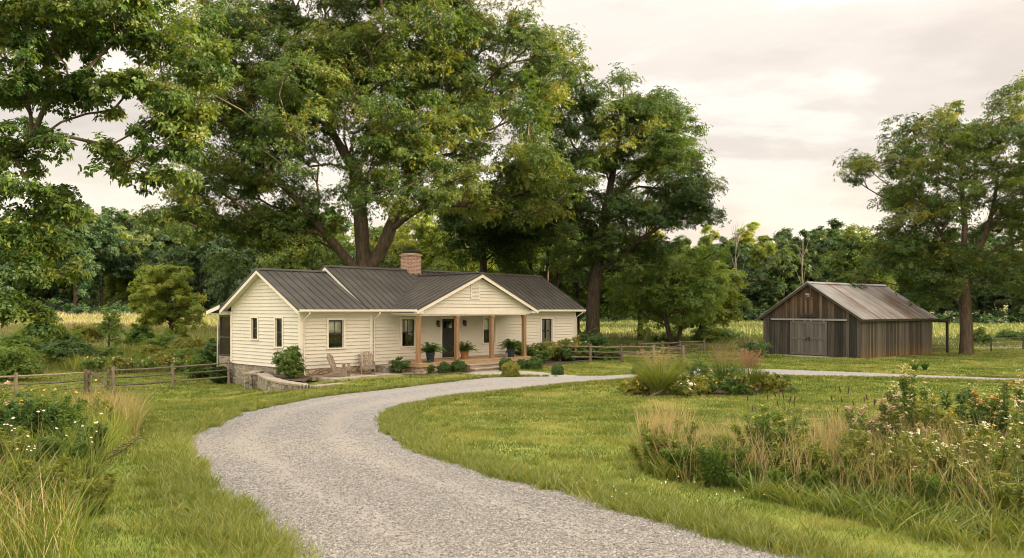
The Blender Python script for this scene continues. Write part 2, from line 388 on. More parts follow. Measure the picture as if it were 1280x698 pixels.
def m_ground():
    m, t = new_mat('grassland'); oc = objco(t)
    big = t.noise(oc, .11, 4, .55); mid = t.noise(oc, .9, 5, .6); fine = t.noise(oc, 9, 6, .7); blade = t.noise(oc, 45, 4, .7)
    f = t.math('ADD', t.math('MULTIPLY', mid, .42), t.math('ADD', t.math('MULTIPLY', fine, .30), t.math('MULTIPLY', blade, .28)))
    lawn = t.ramp(f, [(.30,(.09,.135,.022)),(.47,(.175,.215,.042)),(.60,(.26,.265,.075)),(.74,(.34,.305,.14))])
    lawn = t.mix(t.ramp(big, [(.38,0.0),(.62,.55)]), lawn, t.ramp(f, [(.3,(.10,.16,.022)),(.7,(.21,.25,.04))]))
    sp = t.n('ShaderNodeSeparateXYZ', {0: oc})
    mead = t.ramp(t.math('ADD', t.math('MULTIPLY', t.noise(oc, .16, 5, .6, (.5,1.6,1)), .65), t.math('MULTIPLY', fine, .35)),
                  [(.36,(.12,.165,.038)),(.48,(.145,.16,.057)),(.60,(.20,.185,.115))])
    k = t.ramp(t.math('DIVIDE', t.math('ADD', sp.outputs[1], t.math('MULTIPLY', big, 8.0)), 100.0), [(.50,0.0),(.58,1.0)])
    col = t.mix(k, lawn, mead)
    h = t.math('ADD', fine, t.math('MULTIPLY', blade, .6))
    finish(t, col, .9, h, .55, .05, .15); return m
ys = np.concatenate([np.linspace(-30, 2, 17)[:-1], np.linspace(2, 60, 146)[:-1], np.linspace(60, 200, 71)[:-1], np.linspace(200, 900, 40)])
xs = np.concatenate([-np.geomspace(40, 900, 40)[::-1][:-1], np.linspace(-40, 40, 161), np.geomspace(40, 900, 40)[1:]])
gx, gy = np.meshgrid(xs, ys); gv = np.stack([gx, gy, ground(gx, gy)], -1).reshape(-1, 3)
nx, ny = len(xs), len(ys); ii = (np.arange(ny-1)[:, None]*nx+np.arange(nx-1)[None]).ravel()
tag(mesh_np('ground', gv, np.stack([ii, ii+1, ii+nx+1, ii+nx], 1), m_ground(), smooth_=True), kind='structure')

pairs = [((430,800),(1400,810)),((345,698),(1006,696)),((310,665),(900,667)),((278,640),(780,637)),((251,605),(660,605)),((233,580),(582,583)),
 ((226,560),(527,563)),((234,548),(500,548)),((263,532),(484,533)),((301,517),(487,521)),((365,503),(505,512)),((420,494),(535,504)),((500,485),(580,496)),
 ((560,478),(640,490)),((610,472.5),(700,483.5)),((680,471),(740,480)),((740,470.5),(780,476.5)),((797,468),(820,473.5)),((850,463.5),(850,471)),((890,460.5),(900,470)),
 ((965,462),(980,472)),((1050,465),(1060,473.5)),((1145,469),(1145,475)),((1280,474),(1280,479)),((1420,479),(1420,484))]
def catmull(P, k=8):
    P = np.array(P, float); Q = np.vstack([2*P[0]-P[1], P, 2*P[-1]-P[-2]]); out = []
    for i in range(1, len(Q)-2):
        for t in np.linspace(0, 1, k, endpoint=False):
            a, b, c, d = Q[i-1], Q[i], Q[i+1], Q[i+2]
            out.append(.5*((2*b)+(-a+c)*t+(2*a-5*b+4*c-d)*t*t+(-a+3*b-3*c+d)*t**3))
    out.append(Q[-2]); return np.array(out)
def edge(k):
    return catmull([tuple(G(*p[k])[:2]) for p in pairs], 10)
eo, ei = edge(0), edge(1)
def wob(e, seed):
    n = np.gradient(e, axis=0); n = np.stack([-n[:,1], n[:,0]], 1); n /= np.linalg.norm(n, axis=1)[:, None]+1e-9
    return e+n*((vnoise(e[:,0], e[:,1], .75, seed)-.5)*.20+(vnoise(e[:,0], e[:,1], .17, seed+9)-.5)*.14)[:, None]
def resample(e, n=520):
    d = np.concatenate([[0], np.cumsum(np.linalg.norm(np.diff(e, axis=0), axis=1))]); return d
# resample both edges on a shared parameter so cross lines stay paired
par = np.arange(len(eo)); pf = np.linspace(0, len(eo)-1, 900)
fo = np.stack([np.interp(pf, par, eo[:,i]) for i in (0,1)], 1); fi = np.stack([np.interp(pf, par, ei[:,i]) for i in (0,1)], 1)
fo = wob(fo, 3); fi = wob(fi, 4)
NC = 28
cr = np.linspace(0, 1, NC+1)
dv = fo[:, None]*(1-cr)[None, :, None]+fi[:, None]*cr[None, :, None]
dz = ground(dv[...,0], dv[...,1])+.012+.05*np.sin(cr*math.pi)[None]
DV = np.concatenate([dv, dz[..., None]], -1).reshape(-1, 3)
ii = (np.arange(len(fo)-1)[:, None]*(NC+1)+np.arange(NC)[None]).ravel()
TRK = np.clip(np.exp(-((cr-.29)/.085)**2)+np.exp(-((cr-.70)/.085)**2), 0, 1)
def m_gravel():
    m, t = new_mat('crushed_gravel'); oc = objco(t)
    v1 = t.n('ShaderNodeTexVoronoi', {'Vector': oc, 'Scale': 26.0}, feature='F1')
    v2 = t.n('ShaderNodeTexVoronoi', {'Vector': oc, 'Scale': 55.0}, feature='F1')
    r1 = t.n('ShaderNodeSeparateColor', {0: v1.outputs['Color']}).outputs[0]
    r2 = t.n('ShaderNodeSeparateColor', {0: v2.outputs['Color']}).outputs[1]
    f = t.math('ADD', t.math('MULTIPLY', r1, .5), t.math('MULTIPLY', r2, .5))
    col = t.ramp(f, [(.1,(.14,.14,.145)),(.45,(.29,.288,.292)),(.75,(.41,.405,.405)),(1.0,(.56,.55,.545))])
    dust = t.math('ADD', t.math('MULTIPLY', t.noise(oc, .7, 6, .65), .8), t.math('MULTIPLY', t.n('ShaderNodeAttribute', attribute_name='track').outputs['Fac'], .34))
    col = t.mix(t.ramp(dust, [(.40,0.0),(.66,.75)]), col, (.34,.318,.29))
    h = t.math('ADD', t.math('MULTIPLY', v1.outputs['Distance'], -1.2), t.math('MULTIPLY', v2.outputs['Distance'], -.6))
    finish(t, col, .85, h, 1.0, .03, .25); return m
M['gravel'] = m_gravel()
drv = tag(mesh_np('gravel_driveway', DV, np.stack([ii, ii+NC+1, ii+NC+2, ii+1], 1), M['gravel'], smooth_=True), kind='structure')
at_ = drv.data.attributes.new('track', 'FLOAT', 'POINT'); at_.data.foreach_set('value', np.tile(TRK, len(fo)).astype(np.float32))
DRIVE = [tuple(p) for p in fo[::2]]+[tuple(p) for p in fi[::-2]]
# entry walk between porch steps and drive
WALK = [G(*p) for p in ((552,464.5),(600,463),(660,464.5),(735,471.5),(690,472.5),(645,473),(610,474),(600,470),(575,467))]
wv = [(p.x, p.y, gz(p.x,p.y)+.02) for p in WALK]
c0 = np.mean(wv, 0)
MBw = MB(); MBw.add([tuple(c0)]+wv, [(0, 1+(i+1) % len(wv), 1+i) for i in range(len(wv))])
tag(MBw.build('gravel_walk', m_noise('walk_grit', [(.3,(.24,.22,.195)),(.7,(.36,.33,.29))], 12, 6, .9, None, .3)), kind='structure')

# individual stones on the near drive
def stones(n):
    mid = (fo+fi)/2; wgt = np.where((mid[:,1] > 3.5) & (mid[:,1] < 32), np.gradient(mid[:,1])**2+np.gradient(mid[:,0])**2, 0)**.5*np.linalg.norm(fo-fi, axis=1)/np.maximum(mid[:,1],5)**2.3
    i = rng.choice(len(mid), n, p=wgt/wgt.sum()); i = np.minimum(i, len(mid)-2); fr_ = rng.random((n,1)); c_ = rng.random(n)*1.04-.02; sp_ = rng.random(n) < .06; c_[sp_] = np.where(rng.random(sp_.sum()) < .5, -.07*rng.random(sp_.sum())**2, 1+.07*rng.random(sp_.sum())**2)
    kp = rng.random(n) > .8*np.interp(c_, cr, TRK); i, fr_, c_ = i[kp], fr_[kp], c_[kp]; n = len(i)
    A_ = fo[i]*(1-fr_)+fo[i+1]*fr_; B_ = fi[i]*(1-fr_)+fi[i+1]*fr_; Q = A_*(1-c_[:,None])+B_*c_[:,None]; X, Y = Q[:,0], Q[:,1]
    zd = ground(X, Y)+.012+.05*np.sin(np.clip(c_,0,1)*math.pi)
    oct_ = np.array([(1,0,0),(-1,0,0),(0,1,0),(0,-1,0),(0,0,1),(0,0,-1)], float)
    fc = np.array([(0,2,4),(2,1,4),(1,3,4),(3,0,4),(2,0,5),(1,2,5),(3,1,5),(0,3,5)])
    s = (.005+.010*rng.random((n,1,1))**3)*(.6+.8*rng.random((n,6,1)))
    a = rng.random(n)*6.28; c, sn = np.cos(a)[:,None], np.sin(a)[:,None]
    p = oct_[None]*s*np.array([1.25,.85,.6])
    x = p[...,0]*c-p[...,1]*sn; y = p[...,0]*sn+p[...,1]*c; zt = p[...,2]+(rng.random((n,1))-.5)*.5*p[...,0]
    # height of the crowned drive near here
    V = np.stack([x+X[:,None], y+Y[:,None], zt+(zd+.004)[:,None]], -1).reshape(-1,3)
    F = (fc[None]+(np.arange(n)*6)[:,None,None]).reshape(-1,3)
    return V, F, np.repeat(rng.random(n), 8)
m_, t_ = new_mat('loose_stones')
finish(t_, t_.ramp(tintv(t_), [(0,(.11,.106,.10)),(.35,(.20,.193,.183)),(.75,(.28,.27,.255)),(1,(.39,.372,.35))]), .8, spec=.3)
V_, F_, T_ = stones(230000)
tag(mesh_np('gravel', V_, F_, m_, tint=T_), 'loose grey crushed stones strewn over the curving driveway', 'gravel', kind='stuff')
# ------------------------------------------------------------------ farmhouse
HX, HY = -9.4, 35.2
HROT = math.atan2(.730, .683)
house = thing('farmhouse', (HX, HY, 0), HROT, 'long single storey cream farmhouse with dark metal roof, brick chimney and gabled front porch', 'house')
def HW(t, v, z=0):
    return Vector((HX+.683*t-.730*v, HY+.730*t+.683*v, z))
V3 = Vector
rp0 = random.Random(40)
def obox(mb, o, d, n, a0, a1, b0, b1, z0, z1, tint=.5):
    o = V3(o); d = V3(d); n = V3(n); u = V3((0,0,1))
    P = lambda a, b, z: o+d*a+n*b+u*z
    mb.hexa([P(a0,b0,z0),P(a1,b0,z0),P(a1,b1,z0),P(a0,b1,z0),P(a0,b0,z1),P(a1,b0,z1),P(a1,b1,z1),P(a0,b1,z1)], tint)
def siding(mb, o, d, n, L, z0, z1, openings=(), h=.165, gable=None):
    """lapped boards; L = (a0, a1); gable = (eave_z, apex_a, apex_z): the top is cut to a gable"""
    o = V3(o); d = V3(d); n = V3(n)
    def lim(z):
        if gable and z > gable[0]:
            k = (z-gable[0])/(gable[2]-gable[0]); return L[0]+(gable[1]-L[0])*k, L[1]+(gable[1]-L[1])*k
        return L
    za = z0
    while za < z1-1e-4:
        zb = min(za+h, z1)
        cuts = sorted({za, zb}|{z for op in openings for z in (op[2], op[3]) if za < z < zb})
        for s, e in zip(cuts, cuts[1:]):
            A, B = lim(s), lim(e); segs = [(A[0], A[1], B[0], B[1])]
            for (p, q, zl, zh) in openings:
                if zl < (s+e)/2 < zh:
                    ns = []
                    for (a0, a1, b0, b1) in segs:
                        if q <= a0 or p >= a1: ns.append((a0, a1, b0, b1)); continue
                        if p > a0: ns.append((a0, p, b0, p))
                        if q < a1: ns.append((q, a1, q, b1))
                    segs = ns
            os_ = .042*(1-(s-za)/h)+.004; oe = .042*(1-(e-za)/h)+.004
            cut_ = []
            for (a0, a1, b0, b1) in segs:      # butt joints along the run
                while a1-a0 > 5.2:
                    j = a0+rp0.uniform(1.6, 3.8); cut_.append((a0, j-.0005, b0, j-.0005)); a0 = b0 = j
                cut_.append((a0, a1, b0, b1))
            for (a0, a1, b0, b1) in cut_:
                vs = [o+d*a0+n*os_+V3((0,0,s)), o+d*a1+n*os_+V3((0,0,s)), o+d*b1+n*oe+V3((0,0,e)), o+d*b0+n*oe+V3((0,0,e))]
                fs = [(0,1,2,3)]
                if s == za:
                    vs += [o+d*a0+V3((0,0,s)), o+d*a1+V3((0,0,s))]; fs.append((4,5,1,0))
                mb.add(vs, fs, rp0.random())
        za += h
def window(o, d, n, w, h, z, cover=None, muntin=True, label=None):
    """double-hung window whose opening starts at o; casing, sill, sash frame and pane are real depth"""
    c = MB(); k = .095
    obox(c, o, d, n, -k, 0, -.02, .065, z-k*.4, z+h+k); obox(c, o, d, n, w, w+k, -.02, .065, z-k*.4, z+h+k)
    obox(c, o, d, n, -.001, w+.001, -.02, .063, z+h, z+h+k+.02)
    for a in (0, w-.012): obox(c, o, d, n, a, a+.012, -.11, -.021, z, z+h)
    obox(c, o, d, n, 0, w, -.11, -.021, z+h-.012, z+h)
    wn = c.build('window', M['trim'], house)
    s = MB(); obox(s, o, d, n, -k-.03, w+k+.03, -.11, .095, z-.06, z-.002); s.build('sill', M['trim'], wn)
    f = MB(); b = .045
    for (a0,a1,q0,q1,e) in ((.013,b+.013,z,z+h-.013,0),(w-b-.013,w-.013,z,z+h-.013,0),(b+.012,w-b-.012,z,z+b,.002),(b+.012,w-b-.012,z+h-b-.013,z+h-.013,.002),(b+.012,w-b-.012,z+h/2-.03,z+h/2+.03,.004)):
        obox(f, o, d, n, a0, a1, -.075, -.03-e, q0, q1)
    if muntin: obox(f, o, d, n, w/2-.012, w/2+.012, -.066, -.04, z+b, z+h-b-.013)
    f.build('frame', M['sash'], wn)
    p = MB(); P = lambda a, q: V3(o)+V3(d)*a+V3(n)*(-.058)+V3((0,0,q))
    p.add([P(b,z+b),P(w-b,z+b),P(w-b,z+h-b),P(b,z+h-b)], [(0,1,2,3)]); p.build('pane', M['glass'], wn)
    if cover:
        m = MB()
        if cover == 'blind': obox(m, o, d, n, .03, w-.03, -.11, -.10, z+h*.54, z+h)
        else:
            for s0, s1 in ((.02, w*.42), (w*.58, w-.02)):
                N = 10
                for i in range(N):
                    a = s0+(s1-s0)*i/N; e = .02*math.sin(i*2.2)
                    obox(m, o, d, n, a, a+(s1-s0)/N, -.13+e, -.12+e, z, z+h)
        m.build('blind' if cover == 'blind' else 'curtain', M['blind'], wn)
    if label: wn['label'] = label
    return wn
X_, Y_ = V3((1,0,0)), V3((0,1,0))
ZB = .40                        # top of the foundation
RV, RZ1, RZ2 = 3.135, 4.96, 5.25
wins_front_wing = [(1.42, .82, 1.30, 1.28)]
wins_front_main = [(5.71, .84, 1.23, 1.35), (11.42, .92, 1.23, 1.35), (16.3, .98, 1.10, 1.42)]
door_o = (8.38, 9.29, .55, 2.58)
# walls
wl = MB()
siding(wl, (0,0,0), X_, -Y_, (0, 3.80), ZB, 3.2, [(a, a+w_, z, z+h) for a, w_, z, h in wins_front_wing])
siding(wl, (0,0,0), X_, -Y_, (3.80, 19.5), ZB, 3.2, [(a, a+w_, z, z+h) for a, w_, z, h in wins_front_main]+[door_o])
siding(wl, (0,6.27,0), -Y_, -X_, (0, 6.27), ZB, RZ1-.12, [(6.27-4.26, 6.27-3.70, 1.66, 2.66), (6.27-2.07, 6.27-1.48, 1.35, 2.66)], gable=(3.18, RV, RZ1-.12))
siding(wl, (19.5,0,0), Y_, X_, (0, 6.27), ZB, RZ2-.12, gable=(3.18, RV, RZ2-.12))
siding(wl, (19.5,6.27,0), -X_, Y_, (0, 19.5), ZB, 3.2)
siding(wl, (3.42,6.27,0), -Y_, -X_, (0, 6.27), 3.18, RZ2-.12, gable=(3.18, RV, RZ2-.12))
wl.build('wall', M['siding'], house)
iw = MB(); iw.box(.2, 19.3, 2.2, 2.3, .4, 3.1); iw.box(2.2, 2.3, .1, 6.2, .4, 3.1); iw.box(.1, 19.4, .1, 6.2, .36, .40); iw.box(.1, 19.4, .1, 6.2, 3.02, 3.06)
iw.build('inner_wall', M['inner'], house)
for i, (a, w_, z, h) in enumerate(wins_front_wing): window((a,0,0), X_, -Y_, w_, h, z, 'blind')
for i, (a, w_, z, h) in enumerate(wins_front_main): window((a,0,0), X_, -Y_, w_, h, z, 'curtain' if i == 2 else 'blind')
window((0,4.26,0), -Y_, -X_, .56, 1.0, 1.66, None, False, 'short narrow window in the shaded gable wall')
window((0,2.07,0), -Y_, -X_, .59, 1.31, 1.35, None, False, 'tall narrow window in the shaded gable wall')
# foundation
fd = MB(); fd.box(.03, 3.8, .03, .3, -.9, ZB); fd.box(.0, .3, .301, 6.25, -1.2, ZB-.002); fd.box(3.801, 19.47, .028, .3, -.5, ZB)
fd.box(19.2, 19.45, .301, 6.2, -.5, ZB-.003); fd.box(.301, 19.19, 6.0, 6.24, -1.2, ZB-.003)
fd.build('foundation', M['stone'], house)
ff = MB(); ff.box(.06, 3.77, -.06, .026, -.5, ZB-.02); ff.build('stone_skirt', M['stonewarm'], house)
# trim: corner boards, frieze, rakes
tr = MB()
for (x0,x1,y0,y1) in ((-.064,.0,-.068,.10),(.0,.10,-.068,-.002),(3.74,3.88,-.07,-.002),(19.40,19.5,-.068,-.002),(19.5,19.54,-.045,.10),(-.064,0.0,6.17,6.31)):
    tr.box(x0, x1, y0, y1, ZB-.02, 2.96)
tr.box(.101, 19.399, -.062, -.003, 2.80, 2.957)
tr.build('corner_trim', M['trim'], house)
def rake(mb, t0, t1, vb, zb, vr, zr, drop=.21, k=1):
    """sloping board below a roof edge from eave (vb, zb) to ridge (vr, zr); both sides of the ridge when k"""
    for sgn in ((-1, 1) if k else (-1,)):
        e = vr+sgn*abs(vb-vr)
        mb.hexa([(t0,e,zb-drop),(t1,e,zb-drop),(t1,vr,zr-drop),(t0,vr,zr-drop),(t0,e,zb-.015),(t1,e,zb-.015),(t1,vr,zr-.015),(t0,vr,zr-.015)])
EV = -.46; EZ1 = 3.06; EZ2 = 3.085
for a in ((-.42, -.385, EV, EZ1, RV, RZ1), (-.04, -.003, EV+.45, EZ1+.45*.527, RV, RZ1, .33), (3.335, 3.37, EV, EZ2, RV, RZ2, .20), (19.865, 19.90, EV, EZ2, RV, RZ2)):
    rk = MB(); rake(rk, *a); rk.build('rake_board', M['trim'], house)
# soffits
sf = MB()
def slope_soffit(t0, t1, ez, rz):
    for s in (-1, 1):
        e = RV+s*(RV-EV)
        sf.hexa([(t0,e,ez-.10),(t1,e,ez-.10),(t1,RV,rz-.10),(t0,RV,rz-.10),(t0,e,ez-.08),(t1,e,ez-.08),(t1,RV,rz-.08),(t0,RV,rz-.08)])
slope_soffit(-.384, -.045, EZ1, RZ1); slope_soffit(19.53, 19.86, EZ2, RZ2)
sf.box(-.38, 3.37, EV+.002, -.046, 2.93, 2.956); sf.box(3.372, 19.86, EV+.002, -.046, 2.932, 2.958)
sf.box(-.38, 19.86, 6.32, RV*2-EV-.002, 2.93, 2.956)
sf.build('soffit', M['trim'], house)
# roofs
def roof_sheet(mb, a0, a1, v_e, z_e, v_r, z_r, step=.42, th=.05):
    """one slope between t=a0..a1, eave (v_e,z_e) up to ridge (v_r,z_r), with standing seams"""
    mb.hexa([(a0,v_e,z_e-th),(a1,v_e,z_e-th),(a1,v_r,z_r-th),(a0,v_r,z_r-th),(a0,v_e,z_e),(a1,v_e,z_e),(a1,v_r,z_r),(a0,v_r,z_r)])
    n = max(1, round((a1-a0)/step))
    for i in range(n+1):
        a = a0+.016+(a1-a0-.032)*i/n
        mb.hexa([(a-.02,v_e,z_e-.004),(a+.02,v_e,z_e-.004),(a+.02,v_r,z_r-.004),(a-.02,v_r,z_r-.004),
                 (a-.016,v_e,z_e+.058),(a+.016,v_e,z_e+.058),(a+.016,v_r,z_r+.058),(a-.016,v_r,z_r+.058)])
def ridge_cap(mb, a0, a1, v, z, s):
    for k in (-1, 1):
        mb.hexa([(a0,v,z+.02),(a1,v,z+.02),(a1,v+k*.16,z+.045-.16*s),(a0,v+k*.16,z+.045-.16*s),(a0,v,z+.06),(a1,v,z+.06),(a1,v+k*.16,z+.065-.16*s),(a0,v+k*.16,z+.065-.16*s)])
rf = MB()
for s in (-1, 1):
    roof_sheet(rf, -.44, 3.45, RV+s*(RV-EV+.03), EZ1, RV, RZ1)
    roof_sheet(rf, 3.32, 19.92, RV+s*(RV-EV+.03), EZ2, RV, RZ2)
ridge_cap(rf, -.44, 3.45, RV, RZ1, .527); ridge_cap(rf, 3.32, 19.92, RV, RZ2, .6)
# porch cross gable
PT0, PT1, PTC = 4.68, 13.25, 8.965; PZE, PZR = 3.07, 4.90; PVF = -2.47
msl = (RZ2-EZ2)/(RV-EV+.03); mv = lambda z: EV-.03+(z-EZ2)/msl      # where the main slope reaches height z
psl = (PZR-PZE)/(PTC-PT0)
for s in (-1, 1):
    te = PTC+s*(PTC-PT0)
    q = [(te,PVF,PZE),(PTC,PVF,PZR),(PTC,mv(PZR)+.02,PZR),(te,mv(PZE)+.02,PZE)]
    rf.poly(q, (0,0,-.05))
    nrib = 12
    for i in range(nrib+1):
        v = PVF+.02+(mv(PZR)-PVF-.06)*i/nrib
        z0 = PZE if v < mv(PZE) else EZ2+(v-(EV-.03))*msl
        t0 = PTC+s*(PZR-z0)/psl
        rf.hexa([(t0,v-.014,z0-.004),(t0,v+.014,z0-.004),(PTC,v+.014,PZR-.004),(PTC,v-.014,PZR-.004),(t0,v-.011,z0+.042),(t0,v+.011,z0+.042),(PTC,v+.011,PZR+.042),(PTC,v-.011,PZR+.042)])
    # valley flashing
    rf.beam((te, mv(PZE)+.02, PZE+.02), (PTC, mv(PZR)+.02, PZR+.02), .14, .03)
rf.beam((PTC, PVF, PZR+.04), (PTC, mv(PZR), PZR+.04), .2, .05)
roof = rf.build('roof', M['roof'], house)
# chimney
cm = MB(); CX, CY, CW = 8.52, 2.75, .80
cm.box(CX, CX+CW, CY, CY+CW, 4.2, 6.02); cm.box(CX-.05, CX+CW+.05, CY-.05, CY+CW+.05, 6.021, 6.11); cm.box(CX+.02, CX+CW-.02, CY+.02, CY+CW-.02, 6.111, 6.16)
ch = cm.build('chimney', M['brick'], roof)
fc = MB(); fc.box(CX+.16, CX+CW-.16, CY+.16, CY+CW-.16, 6.161, 6.26); fc.box(CX+.04, CX+CW-.04, CY+.04, CY+CW-.04, 6.29, 6.325)
for a in (.1, CW-.14):
    for b in (.1, CW-.14): fc.box(CX+a, CX+a+.04, CY+b, CY+b+.04, 6.161, 6.29)
fc.build('chimney_cap', M['black'], roof)
# porch gable face, beam, ceiling, rakes
pg = MB(); siding(pg, (4.95,-2.12,0), X_, -Y_, (0, 12.98-4.95), 3.02, PZR-.16, gable=(3.10, PTC-4.95, PZR-.16), h=.165)
pg.build('gable_wall', M['siding'], house)
pb = MB(); pb.box(4.98, 12.62, -2.16, -1.94, 2.77, 3.0); pb.box(4.72, 13.21, -2.20, -2.163, 2.83, 3.03)
pb.box(4.98, 5.16, -1.939, -.05, 2.77, 3.0); pb.box(12.44, 12.62, -1.939, -.05, 2.77, 3.0); pb.box(5.161, 12.439, -1.938, -.05, 2.82, 2.86)
for s in (-1, 1):
    te = PTC+s*(PTC-PT0)
    pb.hexa([(te,-2.45,PZE-.22),(te,-2.415,PZE-.22),(PTC,-2.415,PZR-.22),(PTC,-2.45,PZR-.22),(te,-2.45,PZE-.052),(te,-2.415,PZE-.052),(PTC,-2.415,PZR-.052),(PTC,-2.45,PZR-.052)])
    pb.hexa([(te,-2.41,PZE-.10),(te,-2.13,PZE-.10),(PTC,-2.13,PZR-.10),(PTC,-2.41,PZR-.10),(te,-2.41,PZE-.07),(te,-2.13,PZE-.07),(PTC,-2.13,PZR-.07),(PTC,-2.41,PZR-.07)])
    a, b = sorted((te, te-s*.42)); pb.box(a, b, -2.41, -.5, 2.87, 2.90); pb.box(a, b, -2.409, -2.16, 2.901, 3.0)
pb.build('porch_beam', M['trim'], house)
gv_ = MB(); VC = 8.72
gv_.box(VC-.32, VC-.26, -2.19, -2.14, 3.60, 4.33); gv_.box(VC+.26, VC+.32, -2.19, -2.14, 3.60, 4.33); gv_.box(VC-.259, VC+.259, -2.19, -2.14, 4.27, 4.331); gv_.box(VC-.259, VC+.259, -2.19, -2.14, 3.599, 3.66)
for i in range(9):
    z = 3.67+i*.067; gv_.hexa([(VC-.258,-2.185,z),(VC+.258,-2.185,z),(VC+.258,-2.15,z+.05),(VC-.258,-2.15,z+.05),(VC-.258,-2.18,z+.012),(VC+.258,-2.18,z+.012),(VC+.258,-2.145,z+.062),(VC-.258,-2.145,z+.062)])
gv_.build('gable_vent', M['trim'], house)
# porch deck and stone base
dk = MB(); n = 17
for i in range(n):
    v = -2.42+2.40*i/n; dk.box(4.86, 12.74, v+.004, v+2.40/n-.004, .49, .53, random.random())
dk.box(4.87, 12.73, -2.405, -2.37, .34, .488); dk.box(4.87, 4.905, -2.36, -.05, .34, .488); dk.box(12.69, 12.72, -2.36, -.05, .34, .488)
dk.build('porch_floor', M['porchdeck'], house)
pbs = MB(); pbs.box(4.93, 12.67, -2.34, -.07, -.4, .478); pbs.build('porch_base', M['stonewarm'], house)
pst = MB(); pst.box(3.95, 4.92, -1.15, -.07, -.4, .40); pst.build('stone_ledge', M['stone'], house)
st = MB()
for k, (z0, z1, v0) in enumerate(((-.3,.17,-3.22),(-.3,.345,-2.86))):
    st.box(7.7, 10.25, v0, v0+.42, z1-.05, z1, .5); st.box(7.74, 10.21, v0+.05, -2.41, z0, z1-.052, .4)
st.build('steps', M['patio'], house)
for t in (5.07, 7.55, 10.02, 12.52):
    c = MB(); c.box(t-.095, t+.095, -2.145, -1.955, .532, 2.768); c.box(t-.12, t+.12, -2.17, -1.93, .531, .60); c.box(t-.12, t+.12, -2.172, -1.928, 2.66, 2.766)
    c.build('column', M['post'], house, bevel=.008)
# door
dt = MB(); a0, a1, dz0, dz1 = door_o
for a, b, q0, q1 in ((a0-.12, a0, dz0-.02, dz1+.12), (a1, a1+.12, dz0-.02, dz1+.12), (a0, a1, dz1, dz1+.119)):
    dt.box(a, b, -.05, .06, q0, q1)
dt.build('door_casing', M['trim'], house)
db = MB(); s_ = .12
for (x0,x1,z0,z1,y) in ((a0,a0+s_,dz0,dz1,.0),(a1-s_,a1,dz0,dz1,.0),(a0+s_,a1-s_,dz0,dz0+.22,.001),(a0+s_,a1-s_,dz1-.13,dz1,.001),(a0+s_,a1-s_,dz1-.62,dz1-.50,.001),((a0+a1)/2-.05,(a0+a1)/2+.05,dz0+.22,dz1-.62,.002)):
    db.box(x0, x1, .02+y, .06, z0, z1)
db.box(a0+s_, a1-s_, .042, .058, dz0+.2, dz1-.6)
for k in (1, 2):
    xx = a0+s_+(a1-a0-2*s_)*k/3; db.box(xx-.012, xx+.012, .03, .055, dz1-.5, dz1-.13)
dr = db.build('door', M['door'], house)
dp = MB(); dp.add([(a0+s_,.045,dz1-.5),(a1-s_,.045,dz1-.5),(a1-s_,.045,dz1-.13),(a0+s_,.045,dz1-.13)], [(0,1,2,3)]); dp.build('pane', M['glass'], dr)
hn = MB(); hn.tube([(a0+.06,.018,1.5),(a0+.06,-.03,1.52),(a0+.06,-.03,1.62),(a0+.06,.018,1.64)], .011, 8); hn.box(a0+.035, a0+.085, .005, .019, 1.46, 1.74); hn.build('handle', M['black'], dr)
# lanterns
for t in (8.05, 9.93):
    l = MB(); l.box(t-.06, t+.06, -.045, -.025, 2.25, 2.50); l.tube([(t,-.045,2.45),(t,-.12,2.50),(t,-.16,2.46)], .012, 6)
    l.lathe([(.10,2.42),(.09,2.43),(.02,2.49),(.0,2.50)], 10, (t,-.17,0)); l.lathe([(.0,2.16),(.06,2.17),(.065,2.19),(.0,2.195)], 10, (t,-.17,0))
    for a in range(4): l.box(t+.055*math.cos(a*1.57+.78)-.006, t+.055*math.cos(a*1.57+.78)+.006, -.17+.055*math.sin(a*1.57+.78)-.006, -.17+.055*math.sin(a*1.57+.78)+.006, 2.19, 2.42)
    lo_ = l.build('wall_lantern', M['black'], house)
    g_ = MB(); g_.lathe([(.042,2.195),(.055,2.419)], 10, (t,-.17,0)); g_.build('lamp_glass', M['lampglass'], lo_)
# gutters, downspouts
def gutter(a0, a1, v, z, ax=0):
    gt = MB()
    prof = [(0,0),(-.10,0),(-.125,.05),(-.125,.115),(-.11,.115),(-.11,.055),(-.09,.015),(-.012,.015),(-.012,.115),(0,.115)]
    if ax == 0: gt.poly([(a0, v+p, z+q) for p, q in prof], (a1-a0, 0, 0))
    else: gt.poly([(v+ax*p, a0, z+q) for p, q in prof], (0, a1-a0, 0))
    gt.build('gutter', M['trim'], house)
gutter(-.42, 3.34, EV-.005, 2.945); gutter(3.345, 4.62, EV-.006, 2.95); gutter(13.30, 19.90, EV-.006, 2.95)
gutter(-2.44, -.60, PT0-.004, 2.95, 1); gutter(-2.44, -.60, PT1+.004, 2.95, -1)
def spout(pts, lab=None):
    s = MB(); s.tube(pts, .038, 8); return s.build('downspout', M['trim'], house, smooth_=True)
spout([(.12,EV-.07,2.95),(.12,EV-.07,2.86),(.12,-.10,2.62),(.12,-.095,.25),(.10,-.2,.12)])
spout([(3.98,EV-.07,2.95),(3.98,EV-.07,2.86),(3.98,-.10,2.62),(3.98,-.095,.25),(3.98,-.2,.12)])
spout([(19.6,EV-.07,2.95),(19.6,EV-.07,2.86),(19.57,-.09,2.62),(19.57,-.09,.25),(19.6,-.2,.1)])
